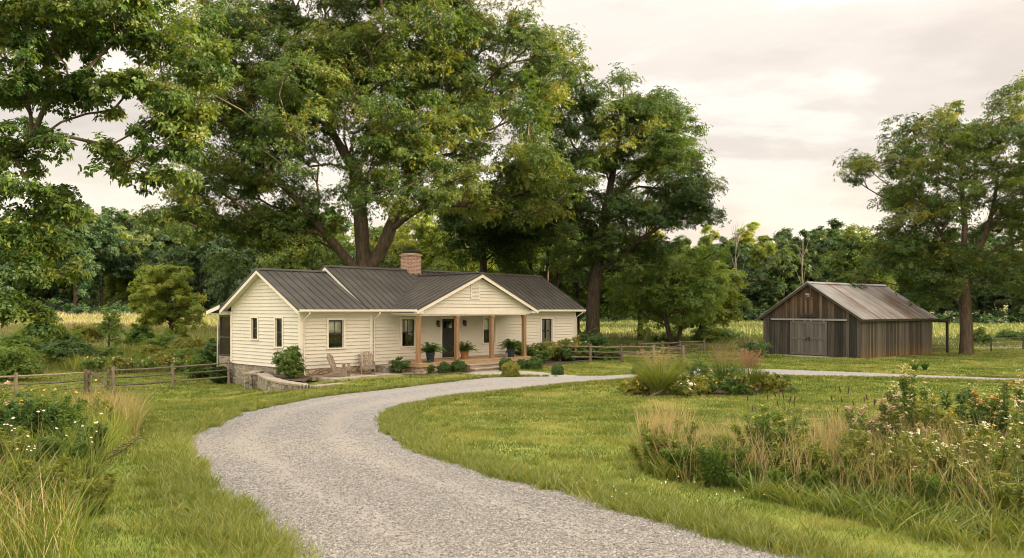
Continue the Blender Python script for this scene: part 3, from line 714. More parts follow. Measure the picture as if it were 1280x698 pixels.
# screened porch at the back left corner
sp_ = MB(); sp_.box(.02, .12, 6.32, 6.42, .72, 2.78); sp_.box(.02, .12, 7.52, 7.62, .72, 2.78); sp_.box(.021, .119, 6.42, 7.52, 1.62, 1.70); sp_.box(.021, .119, 6.42, 7.52, .72, .80); sp_.box(.021, .119, 6.42, 7.52, 2.70, 2.78)
sp_.build('screen_frame', M['sash'], house); sp_ = MB(); sp_.box(3.3, 3.4, 7.52, 7.62, .72, 2.78); sp_.build('corner_post', M['sash'], house)
sc_ = MB(); sc_.box(.06, .066, 6.42, 7.52, .8, 2.70); sc_.box(.12, 3.3, 7.56, 7.566, .8, 2.70); sc_.build('screen', M['screen'], house)
sb = MB(); sb.box(.0, .28, 6.251, 7.66, -1.3, .715); sb.box(.281, 3.5, 7.4, 7.66, -1.3, .714); sb.build('porch_wall', M['stone'], house)
sr = MB(); sr.hexa([(-.42,6.3,3.38),(3.6,6.3,3.38),(3.6,8.15,2.98),(-.42,8.15,2.98),(-.42,6.3,3.43),(3.6,6.3,3.43),(3.6,8.15,3.03),(-.42,8.15,3.03)]); sr.build('shed_roof', M['roof'], house)
sw = MB(); sw.hexa([(-.43,6.72,3.10),(-.40,6.72,3.10),(-.40,8.15,2.80),(-.43,8.15,2.80),(-.43,6.72,3.285),(-.40,6.72,3.285),(-.40,8.15,2.975),(-.43,8.15,2.975)]); sw.box(-.39, 3.5, 8.12, 8.15, 2.82, 2.97); sw.box(.02,.12,6.32,7.62,2.785,2.97)
sw.box(-.40,3.5,6.32,8.11,2.83,2.86)
sw.build('shed_trim', M['trim'], house)
spout([(-.30,8.08,2.85),(-.28,8.02,2.75),(.0,7.74,2.5),(-.03,7.74,-.5)])

# patio, garden beds, low stone wall
def sheet(name, pts, z, mat, kind='structure', label=None):
    m = MB(); c = V3((0,0,0))
    for p in pts: c += V3(p)
    c /= len(pts); m.add([tuple(c)]+[tuple(p) for p in pts], [(0, 1+i, 1+(i+1) % len(pts)) for i in range(len(pts))]); o = m.build(name, mat); tag(o, label, None, None, kind); return o
pm = MB()
rp = random.Random(4)
for i in range(11):
    for j in range(4):
        a = .25+i*.47+(j%2)*.2; b = -.55-j*.47
        if b-.44 < -2.35+.12*max(0, i-6) or a > 5.2 and b < -.9: pass
        if -b > 2.2: continue
        obox(pm, HW(0,0), V3((.683,.730,0)), V3((.730,-.683,0)), a, a+.455, -b-.455, -b, -.1, .055+rp.random()*.012, rp.random())
tag(pm.build('patio_paving', M['patio']), kind='structure')
def bed(name, tv):
    pts = [HW(t, v, .03+.0*t) for t, v in tv]; return sheet(name, pts, 0, M['mulch'])
bed('mulch_bed', [(4.0,-1.1),(4.9,-1.3),(4.9,-2.3),(7.7,-2.4),(7.6,-3.2),(6.6,-3.5),(5.2,-3.35),(4.2,-2.2)])
bed('mulch_bed', [(10.3,-2.4),(12.8,-2.4),(12.9,-.1),(19.6,-.1),(20.5,-.6),(20.2,-1.9),(16,-2.4),(13,-3.6),(10.4,-3.6)])
lw = thing('low_stone_wall', G(350,488), 0, 'low curved fieldstone planter wall with flat caps beside the house corner', 'stone wall')
path_w = [HW(-.35,3.0), HW(-1.5,1.9), G(327,485.5), G(338,488), G(358,488.5), G(378,487.5), G(392,486), G(408,483.5), G(430,480)]
hts = [.20, .20, .19, .18, .16, .13, .05, .04, .02]
wpts = catmull([(p.x, p.y, h) for p, h in zip(path_w, hts)], 6)
sw1, sw2 = MB(), MB()
base = V3(lw.location)
for i in range(len(wpts)-1):
    a = V3((wpts[i][0], wpts[i][1], 0)); b = V3((wpts[i+1][0], wpts[i+1][1], 0)); d = (b-a).normalized(); nrm = V3((d.y, -d.x, 0))
    L = (b-a).length; h = wpts[i][2]; h2 = wpts[i+1][2]; g0 = min(gz(a.x,a.y), gz(b.x,b.y))
    P = lambda q, s, z: q+nrm*s+V3((0,0,z))-base
    sw1.hexa([P(a,-.2,g0-.15),P(b,-.2,g0-.15),P(b,.2,g0-.15),P(a,.2,g0-.15),P(a,-.2,h-.06),P(b,-.2,h2-.06),P(b,.2,h2-.06),P(a,.2,h-.06)])
    e = rp.random()*.03
    if i % 2 == 0 or True: sw2.hexa([P(a+d*.008,-.23-e,h-.058),P(b-d*.008,-.23-e,h2-.058),P(b-d*.008,.24+e,h2-.058),P(a+d*.008,.24+e,h-.058),P(a+d*.008,-.23-e,h+.01+e*.3),P(b-d*.008,-.23-e,h2+.01+e*.3),P(b-d*.008,.24+e,h2+.01+e*.3),P(a+d*.008,.24+e,h+.01+e*.3)], rp.random())
sw1.build('stone_courses', M['stone'], lw); sw2.build('wall_cap', M['cap'], lw)
sheet('planter_soil', [HW(-.3,2.9,.10),HW(-1.4,1.85,.10)]+[V3((p.x,p.y,.10)) for p in (G(330,483),G(340,485),G(358,485.5),G(378,484))]+[HW(.1,-.9,.10),HW(.1,-.1,.11)], 0, M['mulch'])

# ------------------------------------------------------------------ barn
BX, BY = 21.65, 49.1
BROT = math.atan2(.618, .787)
barn = thing('barn', (BX, BY, gz(BX, BY)), BROT, 'weathered grey plank barn with rusty tin roof and double sliding doors', 'barn')
BL, BW, BE, BR = 9.6, 6.93, 2.60, 4.80
BC = BW/2; bsl = (BR-BE)/BC
def boards_gable(mb, x, out, y0, y1, z0, ztop, rs, th=.03):
    y = y0
    while y < y1-.02:
        wd = min(rs.choice((.17,.2,.22,.25)), y1-y); k = y+wd-.012; e = rs.random()*.012
        za = ztop(y); zb = ztop(k); zb0 = z0-rs.random()*.05
        mb.hexa([(x+out*e,y,zb0),(x+out*(e+th),y,zb0),(x+out*(e+th),k,zb0),(x+out*e,k,zb0),(x+out*e,y,za),(x+out*(e+th),y,za),(x+out*(e+th),k,zb),(x+out*e,k,zb)], rs.random())
        y += wd
rb = random.Random(11)
gt_ = lambda y: BE+.08+(BC-abs(y-BC))*bsl-.06
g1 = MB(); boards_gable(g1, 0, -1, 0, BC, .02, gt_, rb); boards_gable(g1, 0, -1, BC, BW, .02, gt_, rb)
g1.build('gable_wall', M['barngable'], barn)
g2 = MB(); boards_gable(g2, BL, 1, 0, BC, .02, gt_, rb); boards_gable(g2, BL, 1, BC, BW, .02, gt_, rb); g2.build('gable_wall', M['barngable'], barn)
s1 = MB(); s2 = MB(); x = -.03
while x < BL+.02:
    wd = min(rb.choice((.16,.19,.22,.26)), BL+.03-x); e = rb.random()*.014; zb0 = .02-rb.random()*.06
    s1.box(x, x+wd-.014, -.03-e, -e, zb0, BE-.02, rb.random()); s2.box(x, x+wd-.014, BW+e, BW+.03+e, zb0, BE-.02, rb.random()); x += wd
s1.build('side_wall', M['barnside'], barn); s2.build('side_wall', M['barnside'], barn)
il = MB(); il.box(.03, BL-.03, .03, .06, .0, BE-.03); il.box(.03, BL-.03, BW-.06, BW-.03, 0, BE-.03); il.box(.03,.06,.061,BW-.061,0,BE-.03); il.box(BL-.06,BL-.03,.061,BW-.061,0,BE-.03)
il.poly([(.04,.05,BE-.03),(.04,BC,BR-.12),(.04,BW-.05,BE-.03)], (.03,0,0)); il.poly([(BL-.05,.05,BE-.03),(BL-.05,BC,BR-.12),(BL-.05,BW-.05,BE-.03)], (.03,0,0))
il.build('dark_backing', M['inner'], barn)  # dark-coloured shell makes the board gaps read as shade
br = MB()
for s in (-1, 1):
    ye = BC+s*(BC+.28); ze = BE-.28*bsl+.05; zr = BR+.05
    n = 14
    for i in range(n):
        a0 = -.32+(BL+.64)*i/n; a1 = -.32+(BL+.64)*(i+1)/n; jit = rb.random()*.015
        y1_ = BC+s*(BC+.28+jit); z1_ = ze-jit*bsl
        br.hexa([(a0+.002,y1_,z1_-.02),(a1-.002,y1_,z1_-.02),(a1-.002,BC,zr-.02),(a0+.002,BC,zr-.02),(a0+.002,y1_,z1_),(a1-.002,y1_,z1_),(a1-.002,BC,zr),(a0+.002,BC,zr)], rb.random())
        for q in range(4):
            a = a0+(a1-a0)*(q+.03)/4; w2 = .022 if q == 0 else .01; hh = .034 if q == 0 else .018
            br.hexa([(a-w2,y1_,z1_-.003),(a+w2,y1_,z1_-.003),(a+w2,BC,zr-.003),(a-w2,BC,zr-.003),(a-w2*.6,y1_,z1_+hh),(a+w2*.6,y1_,z1_+hh),(a+w2*.6,BC,zr+hh),(a-w2*.6,BC,zr+hh)], rb.random())
for k in (-1, 1): br.hexa([(-.33,BC,BR+.07),(BL+.33,BC,BR+.07),(BL+.33,BC+k*.2,BR+.09-.2*bsl),(-.33,BC+k*.2,BR+.09-.2*bsl),(-.33,BC,BR+.1),(BL+.33,BC,BR+.1),(BL+.33,BC+k*.2,BR+.11-.2*bsl),(-.33,BC+k*.2,BR+.11-.2*bsl)], .3)
br.build('roof', M['barnroof'], barn)
fb = MB()
for s in (-1, 1):
    ye = BC+s*(BC+.26); ze = BE-.26*bsl
    for x0 in (-.31, BL+.27): fb.hexa([(x0,ye,ze-.14),(x0+.04,ye,ze-.14),(x0+.04,BC,BR-.14),(x0,BC,BR-.14),(x0,ye,ze+.025),(x0+.04,ye,ze+.025),(x0+.04,BC,BR+.025),(x0,BC,BR+.025)])
    fb.box(-.26, BL+.26, min(ye, ye-s*.04), max(ye, ye-s*.04), ze-.12, ze+.02)
fb.build('fascia', M['sash'], barn)
for k, (y0, y1) in enumerate(((2.19,3.50),(3.52,4.83))):
    d_ = MB(); y = y0
    while y < y1-.02:
        wd = min(.19, y1-y); d_.box(-.115, -.085, y, y+wd-.01, .08, 2.30, rb.random()); y += wd
    for z in (.12, 1.12, 2.14): d_.box(-.145, -.1155, y0+.001, y1-.011, z, z+.13, .6)
    for yy in (y0, y1-.13): d_.box(-.147, -.1155, yy+.002, yy+.12, .25, 2.14, .5)
    dd = d_.build('door', M['barndoor'], barn)
    h_ = MB(); yc = 3.42 if k == 0 else 3.60; h_.box(-.19, -.147, yc-.03, yc+.03, 1.02, 1.26); h_.build('handle', M['black'], dd)
tk = MB(); tk.box(-.17, -.06, .84, 6.24, 2.36, 2.44); tk.box(-.20, -.05, .80, 6.28, 2.445, 2.47)
for yy in (2.4, 3.3, 3.75, 4.6): tk.box(-.135, -.12, yy-.03, yy+.03, 2.22, 2.40)
tk.build('door_track', M['galv'], barn)
ht = MB(); y = 3.18
while y < 3.96: ht.box(-.075, -.045, y, y+.145, 2.68, 3.86, rb.random()); y += .155
ht.box(-.10, -.0755, 3.18, 3.945, 2.72, 2.81, .4); ht.box(-.10, -.0755, 3.18, 3.945, 3.70, 3.79, .4); ht.box(-.16,-.035,3.0,4.1,2.60,2.655,.5)
ht.build('loft_hatch', M['barngable'], barn)
lm = MB(); lm.box(-.20, -.03, 3.42, 3.66, 4.02, 4.12); lm.box(-.05,-.031,3.46,3.62,3.9,4.02); lm.build('barn_lamp', M['galv'], barn)
sl_ = MB(); sl_.box(-.9, -.12, 2.0, 5.1, -.05, .05); sl_.build('door_sill', M['cap'], barn)
# lean-to at the far end
lt = MB(); lt.hexa([(BL+.30,-.2,2.42),(12.0,-.2,2.16),(12.0,4.4,2.16),(BL+.30,4.4,2.42),(BL+.30,-.2,2.47),(12.0,-.2,2.21),(12.0,4.4,2.21),(BL+.30,4.4,2.47)], .8); lt.build('lean_to_roof', M['barngable'], barn)
lp = MB(); lp.box(BL+.04, 11.9, -.12, -.04, 2.24, 2.36); lp.hexa([(11.75,-.14,-.1),(11.89,-.14,-.1),(11.89,0,-.1),(11.75,0,-.1),(11.75,-.14,2.2),(11.89,-.14,2.2),(11.89,0,2.2),(11.75,0,2.2)]); lp.build('lean_to_post', M['barngable'], barn)

# ------------------------------------------------------------------ fences
def rail_fence(name, pts, heights, label, group=None, gate=None, rails=(.32,.62,.92), rng_=random.Random(3), droop=True):
    root = thing(name, pts[0], 0, label, 'fence', group); b = V3(root.location)
    for i, (p, h) in enumerate(zip(pts, heights)):
        q = V3(p)-b; m = MB(); tl = (rng_.random()-.5)*.06
        m.tube([q+V3((0,0,-.3)), q+V3((tl*.3,0,h*.5)), q+V3((tl,tl*.5,h))], [.082,.078,.07], 7, rng_.random()); m.build('post', M['railwood'], root)
    for i in range(len(pts)-1):
        if gate == i: continue
        for r in rails:
            a = V3(pts[i])-b+V3((0,0,r*heights[i]/1.05)); c = V3(pts[i+1])-b+V3((0,0,r*heights[i+1]/1.05)); d = (c-a).normalized()
            mid = (a+c)/2+V3((rng_.uniform(-.02,.02),rng_.uniform(-.02,.02),-.025+rng_.uniform(-.02,.02)))
            m = MB(); m.tube([a-d*.14, mid, c+d*.14], [.036,.047,.036], 6, rng_.random()); m.build('rail', M['railwood'], root)
    return root
# left fence: foot of each post read off the photo, then stood on the ground there
FL = [(-70,512),(20,501.5),(107,495.5)]
lp_ = [G(*p) for p in FL]
# straight run towards the house
A = G(20,501.5); B = HW(-.6, 6.1); B.z = gz(B.x, B.y)
def along(px):
    k = (px-640)/FPX
    t = (A.x-k*A.y)/((k*(B.y-A.y))-(B.x-A.x)); q = A.lerp(B, t); q.z = gz(q.x, q.y); return q
F1 = [along(p) for p in (-95, 20, 107)]; F2 = [along(p) for p in (141, 216, 286)]
rail_fence('rail_fence', F1, [1.16,1.14,1.12], 'split rail fence running in from the left edge to the gate', 'weathered rail fences')
rail_fence('rail_fence', F2, [1.16,1.14,1.18], 'split rail fence between the gate and the house corner', 'weathered rail fences')
ga, gb_ = along(110.5), along(137)
gate = thing('gate', ga, 0, 'small rail gate with one diagonal brace in the left fence', 'gate')
gd = (V3(gb_)-V3(ga)); gl_ = MB()
for z in (.30, .60, .90): gl_ = MB(); gl_.beam(V3((0,0,z)), gd+V3((0,0,z-.0)), .05, .085, tint=random.random()); gl_.build('gate_rail', M['gate'], gate)
gs = MB(); off = V3((gd.y,-gd.x,0)).normalized()*.05
gs.beam(V3((0,0,1.0))+gd*.08+off, gd*.92+V3((0,0,.26))+off, .05, .09); gs.build('brace', M['gate'], gate)
for k in (.04, .96): gp = MB(); gp.beam(gd*k+V3((0,0,.12))-off*.9, gd*k+V3((0,0,1.08))-off*.9, .06, .09, (1,0,0)); gp.build('stile', M['gate'], gate)
FR = [onray(p, Y) for p, Y in ((700,46.6),(738,46.0),(777,45.6),(817.5,45.3),(854.6,45.0))]
rail_fence('rail_fence', FR, [1.05,1.05,1.05,1.05,1.0], 'split rail fence behind the drive ending near the forked tree', 'weathered rail fences')
FR2 = [onray(p, Y) for p, Y in ((800,52),(828,52.5),(850,56),(880,58))]
rail_fence('rail_fence', FR2, [1.0,1.0,.9,.85], 'shorter rail fence set back behind the drive fence under the forked tree', 'weathered rail fences')
FB = [onray(p, Y) for p, Y in ((931,50.5),(955,51.5))]
rail_fence('rail_fence', FB, [1.1,1.05], 'short vine covered rail fence against the barn front corner', 'weathered rail fences')
FL2 = [onray(p, Y) for p, Y in ((1164,58),(1184,58.6))]
rail_fence('rail_fence', FL2, [.75,.75], 'low rail pen below the barn lean-to roof', 'weathered rail fences', rails=(.3,.62))
wf = thing('wire_fence', onray(1239, 57.5), 0, 'thin wire fence on dark posts crossing the right meadow', 'fence'); b0 = V3(wf.location)
wp = [onray(p, Y) for p, Y in ((1239,57.5),(1279,61),(1325,65),(1372,69))]
for p in wp:
    m = MB(); q = V3(p)-b0; m.tube([q+V3((0,0,-.2)), q+V3((0,0,1.05))], [.06,.055], 6); m.build('post', M['deadwood'], wf)
m = MB()
for z in (.35,.65,.95): m.tube([V3(p)-b0+V3((0,0,z)) for p in wp], .006, 4)
m.build('wire', M['galv'], wf)

# ------------------------------------------------------------------ adirondack chairs
def adirondack(loc, rz, label):
    r = thing('adirondack_chair', loc, rz, label, 'chair', 'adirondack chairs on the patio')
    rs = random.Random(int(loc[0]*100))
    # faces -y; x is width
    s = MB()
    for i in range(6):
        y = -.30+i*.092; z = .37-i*.026; s.hexa([(-.26,y,z-.02),(.26,y,z-.02),(.26,y+.08,z-.043),(-.26,y+.08,z-.043),(-.26,y,z),(.26,y,z),(.26,y+.08,z-.023),(-.26,y+.08,z-.023)], rs.random())
    s.build('seat', M['chairwood'], r)
    b = MB()
    for i in range(7):
        x = -.27+i*.09; xt = x*1.22; top = 1.0-.10*((i-3)/3)**2
        f = lambda z: .20+(z-.22)*.42
        b.hexa([(x-.036,f(.22),.22),(x+.036,f(.22),.22),(x+.036,f(.22)+.022,.22),(x-.036,f(.22)+.022,.22),(xt-.045,f(top),top),(xt+.045,f(top),top),(xt+.045,f(top)+.022,top),(xt-.045,f(top)+.022,top)], rs.random())
    b.box(-.34, .34, f(.58)+.024, f(.58)+.05, .55, .61, .4); b.box(-.34, .34, f(.82)+.024, f(.82)+.05, .79, .84, .4); b.build('backrest', M['chairwood'], r)
    for k in (-1, 1):
        a = MB(); a.hexa([(k*.28,-.42,.565),(k*.43,-.42,.565),(k*.40,.36,.545),(k*.31,.36,.545),(k*.28,-.42,.59),(k*.43,-.42,.59),(k*.40,.36,.57),(k*.31,.36,.57)], rs.random()); a.build('armrest', M['chairwood'], r)
        l = MB(); l.box(k*.31-.018, k*.31+.018, -.36, -.23, 0, .563, rs.random()); l.build('leg', M['chairwood'], r)
        l = MB(); l.hexa([(k*.275-.015,-.34,.24),(k*.275+.015,-.34,.24),(k*.275+.015,.62,0),(k*.275-.015,.62,0),(k*.275-.015,-.34,.37),(k*.275+.015,-.34,.37),(k*.275+.015,.72,.0+.06),(k*.275-.015,.72,.06)], rs.random()); l.build('leg', M['chairwood'], r)
    m = MB(); m.box(-.29, .29, -.362, -.34, .24, .35, rs.random()); m.build('apron', M['chairwood'], r)
    return r
pc1 = HW(1.35, -1.05, .068); pc2 = HW(3.0, -.85, .068)
adirondack(tuple(pc1), math.radians(82), 'slatted adirondack chair turned side on below the left window')
adirondack(tuple(pc2), math.radians(16), 'slatted adirondack chair facing the drive beside the downspout')
# ------------------------------------------------------------------ foliage builders
def unit(v): return v/(np.linalg.norm(v, axis=-1, keepdims=True)+1e-9)
def sprays(P, N, size, rg, k=5, aspect=.5, droop=.25, tint0=None, lift=.2):
    """k leaves radiating from every twig tip P, about the normal N: quads folded on the midrib"""
    n = len(P); N = unit(N)
    r = unit(rg.normal(size=(n,3))); a = unit(np.cross(N, r)); b = np.cross(N, a)
    ang = (np.arange(k)[None]*2*np.pi/k+rg.random((n,1))*6.28+rg.normal(size=(n,k))*.35)
    d = np.cos(ang)[...,None]*a[:,None]+np.sin(ang)[...,None]*b[:,None]+N[:,None]*(lift+rg.normal(size=(n,k,1))*.25)
    d[...,2] -= droop; d = unit(d)
    side = unit(np.cross(d, N[:,None]+rg.normal(size=(n,k,3))*.35)); up = np.cross(side, d)
    L = (size*(.65+.7*rg.random((n,k,1)))); p = P[:,None]+d*L*.12
    mid = p+d*L*.45; wd = side*L*aspect*.5; fold = up*L*.07
    V = np.stack([p, mid+wd+fold, p+d*L-np.array([0,0,1.])*L*.10, mid-wd+fold], 2).reshape(-1,3)
    F = np.arange(len(V)).reshape(-1,4)
    t = (tint0 if tint0 is not None else np.full(n,.5))[:,None]+rg.normal(size=(n,k))*.13
    return V, F, np.clip(t.ravel(), 0, 1)
def clump_leaves(C, R, n_per, size, rg, flat=.6, k=5, aspect=.5, droop=.25, sub=7, tvar=.14):
    """C (m,3) clump centres, R (m,) radii; leaves cluster on small shoots over each clump"""
    m = len(C); ns = sub
    sd = unit(rg.normal(size=(m,ns,3))+np.array([0,0,.35])); rr = .35+.65*rg.random((m,ns,1))**.6
    sc = C[:,None]+sd*rr*R[:,None,None]*np.array([1,1,flat])
    sc[...,2] -= .10*R[:,None]*(sd[...,0]**2+sd[...,1]**2)*1.5
    q = max(1, n_per//ns)
    off = rg.normal(size=(m,ns,q,3))*np.array([1,1,.55])*.225*R[:,None,None,None]
    P = sc[:,:,None]+off
    N = np.array([0,0,.75])+.7*sd[:,:,None]+.6*off/(R[:,None,None,None]*.225+1e-6)*.5+rg.normal(size=off.shape)*.35
    tc_ = (.47+rg.normal(size=(m,1))*tvar+rg.normal(size=(m,ns))*.07)
    t = np.repeat(tc_[...,None], q, 2)
    return sprays(P.reshape(-1,3), N.reshape(-1,3), size, rg, k, aspect, droop, t.ravel())
def crown_points(c, rad, n, rg, shell=.45, mind=.0, rough=.28, under=-.65, seed=0):
    """clump centres in an uneven ellipsoid, biased to its outside, kept apart by mind"""
    ph = np.random.default_rng(seed); K = ph.normal(size=(9,3)); A = ph.normal(size=9); B = ph.random(9)*6.28
    out = []; rad = np.array(rad); tries = 0
    while len(out) < n and tries < n*60:
        tries += 1
        d = unit(rg.normal(size=3))
        if d[2] < under: continue
        lob = 1+rough*np.sum(A*np.sin(K@(d*2.3)+B))/3
        r = (shell+(1-shell)*rg.random()**.7)*max(.45, lob)
        p = np.array(c)+d*r*rad
        if mind and out and np.min(np.linalg.norm(np.array(out)-p, axis=1)) < mind: continue
        out.append(p)
    return np.array(out)
def skeleton(trunk_paths, targets, rg, step=.9, bias=.32, upw=1.2):
    """grows limbs from given trunk polylines to every target; returns chains of node ids, positions, parents"""
    pos = []; par = []; chains = []; plen = []
    def add(p, q):
        pos.append(np.array(p, float)); par.append(q); plen.append(0 if q < 0 else plen[q]+np.linalg.norm(pos[-1]-pos[q])); return len(pos)-1
    for path in trunk_paths:
        path = [np.array(p, float) for p in path]
        if not pos: last = add(path[0], -1); ch = [last]
        else:
            last = int(np.argmin([np.linalg.norm(p-path[0]) for p in pos])); ch = [last]
        cm_ = catmull3(path) if len(path) > 2 else path
        acc = 0
        for a, b in zip(cm_, cm_[1:]):
            last = add(b, last); ch.append(last)
        chains.append(ch)
    t0 = pos[chains[0][-1]]
    order = np.argsort([np.linalg.norm(t-t0) for t in targets])
    guides = len(pos)
    for ti in order:
        t = targets[ti]; Pn = np.array(pos); d = np.linalg.norm(Pn-t, axis=1); hd = np.linalg.norm(Pn[:,:2]-t[:2], axis=1)
        cost = d+bias*np.array(plen)+upw*np.maximum(0, Pn[:,2]-t[2]+.25*hd)
        cost[0] += 50; j = int(np.argmin(cost)); s = pos[j]; L = d[j]; n = max(2, int(L/step))
        pd = pos[j]-pos[par[j]] if par[j] >= 0 else np.array([0,0,1.]); pd = pd/(np.linalg.norm(pd)+1e-9)
        c1 = s+(pd*.5+np.array([0,0,.35])+(t-s)/max(L,1e-6)*.5)*L*.4
        last = j; ch = [j]
        for i in range(1, n+1):
            u = i/n; p = (1-u)**2*s+2*u*(1-u)*c1+u*u*t
            if i < n: p = p+rg.normal(size=3)*step*.09
            last = add(p, last); ch.append(last)
        chains.append(ch)
    return pos, par, chains
def catmull3(P, k=4):
    P = np.array(P); Q = np.vstack([2*P[0]-P[1], P, 2*P[-1]-P[-2]]); out = []
    for i in range(1, len(Q)-2):
        for t in np.linspace(0, 1, k, endpoint=False):
            a, b, c, d = Q[i-1], Q[i], Q[i+1], Q[i+2]; out.append(.5*((2*b)+(-a+c)*t+(2*a-5*b+4*c-d)*t*t+(-a+3*b-3*c+d)*t**3))
    out.append(Q[-2]); return out
def tree(name, base, label, cat, group, trunk_paths, C, R, r0, n_per, leaf, leafmat, barkmat, rg, flat=.6, k=5, aspect=.5, droop=.25, sub=7, tip=.018, step=.9, flare=1.5, power=.62, sides=9, extra_dead=None, tvar=.14, bias=.32):
    """positions are relative to base"""
    root = thing(name, base, 0, label, cat, group)
    pos, par, chains = skeleton(trunk_paths, C, rg, step, bias)
    n = len(pos); raw = np.full(n, 0.0); kids = [[] for _ in range(n)]
    for i, p in enumerate(par):
        if p >= 0: kids[p].append(i)
    cnt = np.zeros(n)
    for i in range(n-1, -1, -1):
        cnt[i] = max(1.0, cnt[i]);
        if par[i] >= 0: cnt[par[i]] += cnt[i]*(1.0 if len(kids[i]) or True else 1)
    rad = tip+(cnt/cnt[0])**power*(r0-tip)
    mb = MB()
    for ci, ch in enumerate(chains):
        rr = [rad[i] for i in ch]
        if ci: rr[0] = min(rr[0], rr[1]*1.25)
        pts = [pos[i] for i in ch]
        if ci == 0:
            z0 = pts[0][2]; rr = [r*(1+(flare-1)*math.exp(-max(0, p[2]-z0)/.7)) for r, p in zip(rr, pts)]
        mb.tube(pts, rr, sides if rr[0] > .12 else 5, rg.random(), cap=False)
    mb.build('trunk', barkmat, root, smooth_=True)
    V, F, T = clump_leaves(C, R, n_per, leaf, rg, flat, k, aspect, droop, sub, tvar)
    mesh_np('crown', V, F, leafmat, root, T)
    return root
# ------------------------------------------------------------------ the big trees
def rel(px, py, Y, base):
    """height and side offset of a pixel at depth Y, relative to a tree base"""
    return np.array([(px-640)/FPX*Y-base[0], Y-base[1], EYE-(py-388)/FPX*Y-base[2]])
def T_hero():
    rg = np.random.default_rng(21); b = onray(452, 52.0); Y0 = 52.0
    R_ = lambda px, py, dy=0: rel(px, py, Y0+dy, b)
    paths = [[(0,0,0), R_(453,400), R_(454,330), R_(452,290), R_(449,250), R_(444,215), R_(440,180,.5)],
             [R_(453,345), R_(432,322,-.6), R_(405,290,-1.6), R_(375,255,-2.6), R_(335,215,-3.4)],
             [R_(454,345), R_(478,310,.4), R_(497,262,.8), R_(520,215,1.5), R_(548,165,2.2)],
             [R_(444,215), R_(470,165,-.8), R_(480,110,-1.4), R_(478,60,-1.6)],
             [R_(444,215), R_(415,165,1.0), R_(385,110,1.8), R_(365,60,2.2)],
             [R_(487,290,.6), R_(520,262,-1), R_(560,235,-2.2)]]
    C = []
    def lobe(px, py, dy, rx, ry, rz, n, seed, shell=.35, under=-.75):
        C.append(crown_points(R_(px, py, dy), (rx, ry, rz), n, rg, shell, .72, .3, under, seed))
    lobe(455, 150, 0, 11.0, 8.2, 8.6, 120, 1, .30, -.55)
    lobe(305, 190, -2.5, 6.0, 5.0, 5.8, 60, 2)
    lobe(278, 265, -3.0, 4.2, 3.8, 3.8, 34, 3)
    lobe(610, 165, 1.5, 6.8, 5.6, 7.2, 66, 4)
    lobe(330, 60, 1.0, 7.0, 5.2, 5.6, 60, 5)
    lobe(560, 30, 1.0, 6.8, 5.4, 5.4, 60, 6)
    lobe(450, -40, 0, 7.5, 6.0, 4.5, 55, 7)
    lobe(352, 295, -2.2, 3.6, 2.6, 2.2, 22, 8)
    lobe(262, 120, -1.5, 3.4, 3.6, 4.8, 24, 9)
    lobe(520, 205, -5.5, 5.0, 2.6, 4.4, 40, 10)
    lobe(660, 235, -.5, 3.4, 3.2, 3.4, 28, 11)
    lobe(668, 78, 1.5, 2.6, 3.0, 3.4, 18, 12)
    lobe(505, 75, -1, 5.5, 4.6, 3.6, 40, 13)
    lobe(400, 100, -2, 4.0, 3.2, 3.2, 24, 14)
    C = np.vstack(C)
    # keep a window below the fork where the limbs and the light show
    px = 640+(C[:,0]+b[0])/(C[:,1]+b[1])*FPX; pz = C[:,2]+b[2]
    keep = ~((pz < 8.2) & (C[:,0] > -3.2) & (C[:,0] < 3.5) & (C[:,1] < 4))
    C = C[keep & (C[:,2] > 3.2)]
    Rr = rg.uniform(.9, 1.65, len(C))
    return tree('shade_tree', b, 'giant spreading shade tree with forked trunk towering behind the farmhouse', 'tree', None, paths, C, Rr, .78, 185, .165, M['lf_hero'], M['bark'], rg, flat=.62, sub=8, step=1.0, power=.60, tvar=.13)
T_hero()
def T_second():
    rg = np.random.default_rng(22); b = onray(741, 60.0); Y0 = 60.0
    R_ = lambda px, py, dy=0: rel(px, py, Y0+dy, b)
    paths = [[(0,0,0), R_(741,390), R_(744,350), R_(750,310), R_(758,260), R_(768,205), R_(775,150)],
             [R_(746,340), R_(775,320,-1), R_(800,300,-2), R_(832,280,-2.6)],
             [R_(750,310), R_(725,270,1), R_(708,225,1.4), R_(700,180,1.6)],
             [R_(758,260), R_(800,215,.6), R_(835,180,1)]]
    C = []
    def lobe(px, py, dy, rx, ry, rz, n, seed, shell=.35, under=-.7):
        C.append(crown_points(R_(px, py, dy), (rx, ry, rz), n, rg, shell, .75, .3, under, seed))
    lobe(765, 172, 0, 5.2, 5.2, 4.9, 66, 31)
    lobe(825, 170, .5, 2.6, 3.0, 4.0, 24, 32)
    lobe(800, 260, -.5, 5.4, 5.2, 4.0, 52, 33)
    lobe(855, 258, 0, 2.2, 3.2, 2.6, 20, 34)
    lobe(710, 140, 1, 3.4, 3.6, 3.6, 30, 35)
    lobe(700, 245, 1, 3.8, 3.6, 4.6, 34, 36)
    lobe(770, 322, -1.5, 4.4, 3.2, 1.9, 26, 37)
    C = np.vstack(C); C = C[C[:,2] > 2.9]
    Rr = rg.uniform(.95, 1.55, len(C))
    return tree('shade_tree', b, 'tall broad tree with a straight trunk right of the farmhouse', 'tree', None, paths, C, Rr, .52, 175, .172, M['lf_hero'], M['barkdark'], rg, flat=.62, sub=8, power=.6, tvar=.16)
T_second()
